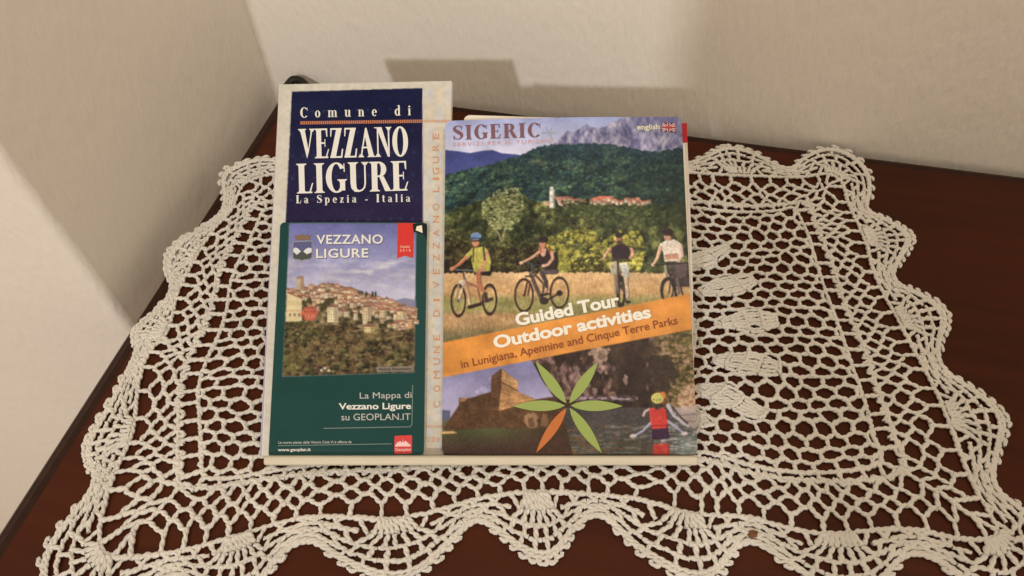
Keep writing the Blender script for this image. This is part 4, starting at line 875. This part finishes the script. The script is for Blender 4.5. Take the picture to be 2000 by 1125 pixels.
# fortress at the lower left
bl = c.pm([(850, 735), (1040, 698), (1080, 760), (1120, 800), (1100, 892), (850, 892)]); c.grad(bl, (126, 120, 152), (164, 152, 172), 715, 800)
c.poly([(862, 800), (880, 802), (878, 836), (862, 836)], (84, 84, 104)); c.poly([(862, 822), (880, 818), (872, 840), (862, 840)], (92, 84, 62))
c.poly([(960, 735), (980, 720), (1012, 746), (1010, 765), (1046, 780), (1088, 774), (1108, 800), (1108, 850), (870, 850), (866, 836), (896, 792), (897, 777), (916, 778), (959, 765)], (84, 58, 38))
c.poly([(980, 721), (1012, 745), (1011, 763), (979, 745)], (190, 142, 94)); c.poly([(979, 747), (1010, 764), (1046, 781), (1018, 790), (974, 803)], (170, 124, 80)); c.line([(979, 746), (1012, 764)], 1.6, (78, 50, 32)); c.poly([(900, 778), (914, 778), (907, 784), (898, 785)], (160, 112, 72))
c.poly([(960, 735), (980, 720), (979, 760), (972, 803), (958, 800)], (92, 62, 42))
fz = c.pm([(960, 735), (980, 720), (1012, 746), (1010, 765), (1046, 780), (1088, 774), (1108, 800), (1108, 850), (870, 850), (896, 792)]); c.a *= (1+fz*(fbm(c.X/3.4, c.Y/1.7, 111, 3)-.5)*.55)[..., None]; c.a *= (1+fz*(fbm(c.X/14, c.Y/10, 115, 3)-.5)*.5)[..., None]
c.blob(1037, 822, 15, 17, (152, 116, 80), .9, 6, 91, .8); c.blob(1064, 822, 8, 15, (140, 104, 70), .8, 5, 92, .8); c.blob(1037, 826, 7, 12, (78, 54, 40), .7, 4, 93)
for x, w in (): c.poly([(x-w, 838), (x-w, 812), (x, 803), (x+w, 812), (x+w, 838)], (128, 96, 66)); c.poly([(x-w*.4, 838), (x-w*.4, 818), (x+w*.4, 818), (x+w*.4, 838)], (90, 66, 46))
gr = c.pm([(850, 842), (960, 836), (1120, 838), (1120, 895), (850, 895)]); c.grad(gr, (76, 78, 48), (66, 44, 36), 838, 882); c.put(gr*np.clip((c.X-960)/100, 0, 1)*.7, (72, 48, 38)); c.poly([(862, 843), (886, 842), (894, 846), (862, 848)], (206, 160, 100))
c.a += (gr*(fbm(c.X/3, c.Y/2, 113, 3)-.5)*12)[..., None]
# gorge and river at the lower right
gd = c.pm([(1036, 700), (1370, 636), (1370, 895), (1120, 895), (1098, 800), (1060, 745)]); c.mottle(gd, [(40, 28, 26), (58, 42, 34), (72, 54, 42)], 15, 121, .8, 4, 2.2)
rk = gd*(c.Y < 780)*np.clip((fbm(c.X/13, c.Y/20, 131, 4)-.50)*6, 0, 1)*((c.X < 1190) | (c.X > 1262)); c.mottle(rk, [(84, 58, 56), (126, 94, 88), (168, 132, 116)], 5, 133, .7, 3)
rt = gd*np.clip((c.X-1268+(c.Y-700)*-.1)/30, 0, 1)*(c.Y < 800); c.mottle(rt*.9, [(60, 50, 30), (102, 86, 46), (132, 108, 72), (164, 130, 100)], 7, 141, 1.4, 5, 2.6)
c.leaves(rt, 360, [(112, 104, 50), (84, 80, 40), (150, 120, 88), (60, 52, 34)], 2.3, 23)
c.blob(1294, 728, 36, 34, (50, 38, 31), .85, 14, 82, 1.3); c.blob(1232, 740, 34, 60, (48, 36, 31), .7, 16, 83, 1.2)
for q_ in range(26):
    x_, y_ = gx.uniform(1120, 1200), gx.uniform(690, 770); c.blob(x_, y_, gx.uniform(2, 6), gx.uniform(4, 11), [(150, 118, 106), (118, 90, 86), (176, 148, 130)][q_ % 3], .6, 4, q_)
c.blob(1170, 690, 20, 18, (178, 146, 122), .8, 6, 77, 1.6); c.blob(1174, 694, 9, 8, (104, 78, 66), .7, 4, 78, 1.5)
c.blob(1222, 742, 5, 10, (170, 140, 124), .7, 4, 79); c.blob(1196, 772, 8, 8, (160, 128, 104), .5, 5, 80)
wr = gd*(c.Y > 796); c.grad(wr, (74, 64, 62), (72, 70, 60), 796, 890)
wl = np.clip((fbm(c.X/17, c.Y/3.2, 161, 4)-.48)*5, 0, 1); c.put(wr*wl*.6*(c.Y > 830), (136, 126, 112)); wl = np.clip((fbm(c.X/20, c.Y/4, 171, 4)-.5)*5, 0, 1); c.put(wr*wl*.8*np.clip((c.Y-826)/12, 0, 1)*np.clip((1260-c.X)/60, 0, 1), (110, 76, 44))
c.put(wr*np.clip((c.Y-840)/20, 0, 1)*np.clip((c.X-1310)/20, 0, 1)*.6, (112, 122, 112)); wl = np.clip((fbm(c.X/12, c.Y/2.4, 173, 4)-.52)*7, 0, 1); c.put(wr*wl*.6*(c.X > 1290), (186, 176, 170))
c.put(gd*np.clip(1-np.abs(c.Y-778)/7, 0, 1)*np.clip((fbm(c.X/7, c.Y/3, 181, 3)-.35)*4, 0, 1)*((c.X > 1120) & (c.X < 1245)), (176, 150, 158)); c.mottle(c.pm([(1330, 755), (1362, 748), (1366, 800), (1340, 806), (1322, 786)])*.9, [(120, 88, 66), (176, 136, 104), (200, 166, 136)], 6, 191, 1.3, 4)
c.a *= (1+gd*(fbm(c.X/2.6, c.Y/1.8, 407, 2)-.5)*.55)[..., None]
c.poly([(1318, 798), (1366, 790), (1366, 838), (1330, 830)], (166, 146, 134), .8); c.line([(1322, 812), (1364, 808)], 2, (110, 92, 86)); c.line([(1326, 824), (1364, 822)], 2, (120, 100, 92))
_b5 = c.a.copy()
c.line([(1305, 792), (1316, 812), (1345, 834)], [8, 5, 4], (172, 164, 164)); c.line([(1312, 794), (1330, 816), (1342, 826)], 4, (76, 60, 62)); c.ell(1294, 774, 7.5, 8.5, (206, 118, 54)); c.ell(1297, 784, 6, 7, (120, 70, 54))
c.line([(1268, 800), (1260, 804), (1257, 812)], 5, (190, 158, 148)); c.line([(1272, 826), (1256, 842), (1242, 850)], [6, 5, 4], (152, 146, 160)); c.line([(1302, 822), (1318, 832), (1334, 845)], [6, 5, 4], (158, 152, 164)); c.ell(1237, 852, 7, 4, (198, 180, 168)); c.ell(1338, 847, 6.5, 3.6, (200, 180, 168))
c.poly([(1272, 834), (1304, 834), (1308, 856), (1272, 858)], (58, 36, 54)); c.poly([(1268, 800), (1276, 796), (1296, 796), (1302, 802), (1304, 824), (1302, 836), (1274, 838), (1270, 822)], (192, 62, 54)); c.line([(1272, 832), (1304, 831)], 3, (150, 40, 36))
c.ell(1284, 791, 9, 9, (66, 54, 46)); c.ell(1284, 778, 12.2, 10.4, (196, 184, 100)); 
for x, y in ((1277, 780), (1283, 782), (1289, 781)): c.ell(x, y, 1.2, 1.8, (84, 84, 48))
c.poly([(1276, 868), (1306, 866), (1308, 890), (1272, 890)], (178, 50, 40), .85); c.poly([(1250, 860), (1276, 860), (1276, 890), (1248, 890)], (70, 58, 48), .7)
c.model(_b5, .5, .3)
# orange band
bd = [(855, 671), (1360, 571), (1360, 641.5), (855, 739)]; c.poly(bd, (214, 138, 62)); bdm = c.pm(bd); c.a += (bdm*(fbm(c.X/30, c.Y/30, 201, 3)-.5)*6)[..., None]
c.finish(301, .16, 7.)
BR = thing('tour_brochure', 'glossy outdoor tour brochure with four cyclists, mountain and orange title band', 'brochure', from_uv(0, 0, .002))
QS = [(870.5, 238), (1331, 228), (1363, 888), (863, 887)]
slab('pages', [(873, 240), (1330.5, 231), (1361.5, 887.5), (865, 886.5)], -.0004, .0022, PAPER, BR, .003)
sheet('cover', QS, .0025, .00038, c, BR, PRINT, rc=.0036)
nS = .0029
roman('masthead_lettering', [('SIGERIC', (884, 274.5), (1056, 270.5), 27.5, .10)], nS, MAUVE, BR)
lettering('tagline_lettering', [('SERVIZI PER IL TURISMO', (885, 286.5), (1080, 281.5), 7.2, 1.25)], nS, SALMON, BR)
shapes('masthead_star', [seg((1072, 262), (1072+14*math.cos(a), 262+14*math.sin(a)), 1.5) for a in np.radians([-60, -120, 0, 60, 180])], nS, flat('pale_green_ink', (158, 160, 158)), BR)
lettering('language_lettering', [('english', (1244, 254.5), (1288, 253), 10.5, 1.0)], nS, CREAMI, BR, bold=.02)
fx0, fy0, fw, fh = 1291.5, 240.5, 28.5, 17.5
fl = shapes('union_flag', [bar(fx0, fy0, fx0+fw, fy0+fh)], nS, BLUEI, BR)
shapes('flag_white', [seg((fx0+1.5, fy0+1), (fx0+fw-1.5, fy0+fh-1), 4), seg((fx0+1.5, fy0+fh-1), (fx0+fw-1.5, fy0+1), 4), bar(fx0+fw/2-3.2, fy0, fx0+fw/2+3.2, fy0+fh), bar(fx0, fy0+fh/2-3.2, fx0+fw, fy0+fh/2+3.2)], nS+.00005, flat('flag_white_ink', (222, 188, 182)), fl)
shapes('flag_red', [seg((fx0+1.5, fy0+1), (fx0+fw-1.5, fy0+fh-1), 1.3), seg((fx0+1.5, fy0+fh-1), (fx0+fw-1.5, fy0+1), 1.3), bar(fx0+fw/2-1.8, fy0, fx0+fw/2+1.8, fy0+fh), bar(fx0, fy0+fh/2-1.8, fx0+fw, fy0+fh/2+1.8)], nS+.00012, flat('flag_red_ink', (170, 70, 66)), fl)
ti = [('Guided Tour', (1009, 636.5), (1211, 596.5), 24, .98), ('Outdoor activities', (966, 680.5), (1272, 619.5), 24, .98)]
lettering('title_lettering', ti, nS, flat('title_white_ink', (236, 224, 200)), BR, bold=.036)
lettering('subtitle_lettering', [('in Lunigiana, Apennine and Cinque Terre Parks', (902, 719.5), (1324, 632.5), 16, 1.0)], nS, BROWN_INK, BR, bold=.008)
def petal(cx, cy, tx, ty, w):
    a = np.array([cx, cy], float); b = np.array([tx, ty], float); d = b-a; u = np.array([-d[1], d[0]])/np.linalg.norm(d); s = np.linspace(0, 1, 11)
    pr = np.sin(np.pi*s**.85)**.9*w/2; return list(a+np.outer(s, d)+np.outer(pr, u))+list((a+np.outer(s, d)-np.outer(pr, u))[::-1][1:-1])
cx_, cy_ = 1109, 792
for tx, ty in ((1046, 706), (1168, 706), (1001, 793), (1216, 793), (1175, 885)):
    shapes('star_petal', [petal(cx_+(tx-cx_)*.05, cy_+(ty-cy_)*.05, tx, ty, 21)], nS, LEAF, BR)
shapes('star_petal', [petal(cx_-3, cy_+5, 1047, 884, 19)], nS, LEAFO, BR)

def bow(root, x0, x1, h, amp, lift_):
    def kids(o):
        for q in o.children: yield q; yield from kids(q)
    for o in kids(root):
        if 'pages' in o.name: continue
        n = len(o.data.vertices); co = np.empty(n*3); o.data.vertices.foreach_get('co', co); co = co.reshape(-1, 3)
        u = np.clip((co[:, 0]-x0)/(x1-x0), 0, 1); v = np.clip((co-O0)@UV/h, 0, 1)
        d = amp*np.sin(np.pi*u)*(.3+.7*v)+lift_*np.clip(v-.8, 0, 1)**2*25*np.clip(1-u*1.2, 0, 1)
        o.data.vertices.foreach_set('co', (co+d[:, None]*NV).ravel()); o.data.update()
bow(BR, -.041, .106, .205, .0022, .0016)
bow(LF, -.141, -.052, .139, .0009, .0008)

# ------------------------------------------------------------------ small things
cd = thing('cord_end', 'black rubbery cord loop lying in the corner behind the map', 'cord', tab(580, 165, .0))
def tube(name, P, rad, m, parent, K=10):
    P = np.array(P, float); T_ = np.gradient(P, axis=0); T_ /= np.linalg.norm(T_, axis=1)[:, None]; S_ = np.cross(T_, [0, 0, 1.]); S_ /= np.linalg.norm(S_, axis=1)[:, None]+1e-9; U_ = np.cross(S_, T_)
    th = np.arange(K)/K*2*np.pi; R = P[:, None]+rad*(np.cos(th)[None, :, None]*S_[:, None]+np.sin(th)[None, :, None]*U_[:, None]); m_ = len(P)
    Fc = [(i*K+j, i*K+(j+1) % K, (i+1)*K+(j+1) % K, (i+1)*K+j) for i in range(m_-1) for j in range(K)]+[tuple(range(K))[::-1], tuple(range((m_-1)*K, m_*K))]
    return mesh(name, R.reshape(-1, 3), Fc, m, parent, True)
pc = [tab(560, 180)+(0, 0, .004), tab(566, 172)+(0, 0, .004), tab(575, 166)+(0, 0, .006), tab(588, 167)+(0, 0, .006), tab(600, 174)+(0, 0, .004), tab(608, 186)+(0, 0, .004)]
pc = np.array(pc); q = np.linspace(0, 5, 26); pc = np.stack([np.interp(q, np.arange(6), pc[:, i]) for i in range(3)], -1)
for _ in range(2): pc[1:-1] = (pc[:-2]+pc[2:]+2*pc[1:-1])/4
tube('cable', pc, .0036, BLACK, cd)
pp = tab(1471, 1043, .0035); b_ = []
bl_ = bpy.data.meshes.new('crumb'); import bmesh
bm = bmesh.new(); bmesh.ops.create_icosphere(bm, subdivisions=3, radius=.0022)
for v in bm.verts: v.co *= 1+.25*math.sin(v.co.x*2300)*math.cos(v.co.y*1900+1); v.co.z *= .6; v.co.x *= 1.25
bm.to_mesh(bl_); bm.free(); bl_.materials.append(mat('brown_crumb', (.20, .09, .035), .6, noise=.5, nscale=300))
co_ = bpy.data.objects.new('crumb', bl_); COL.objects.link(co_); co_.location = pp
tag(co_, 'small brown crumb caught in the lace near the front scallops', 'crumb')
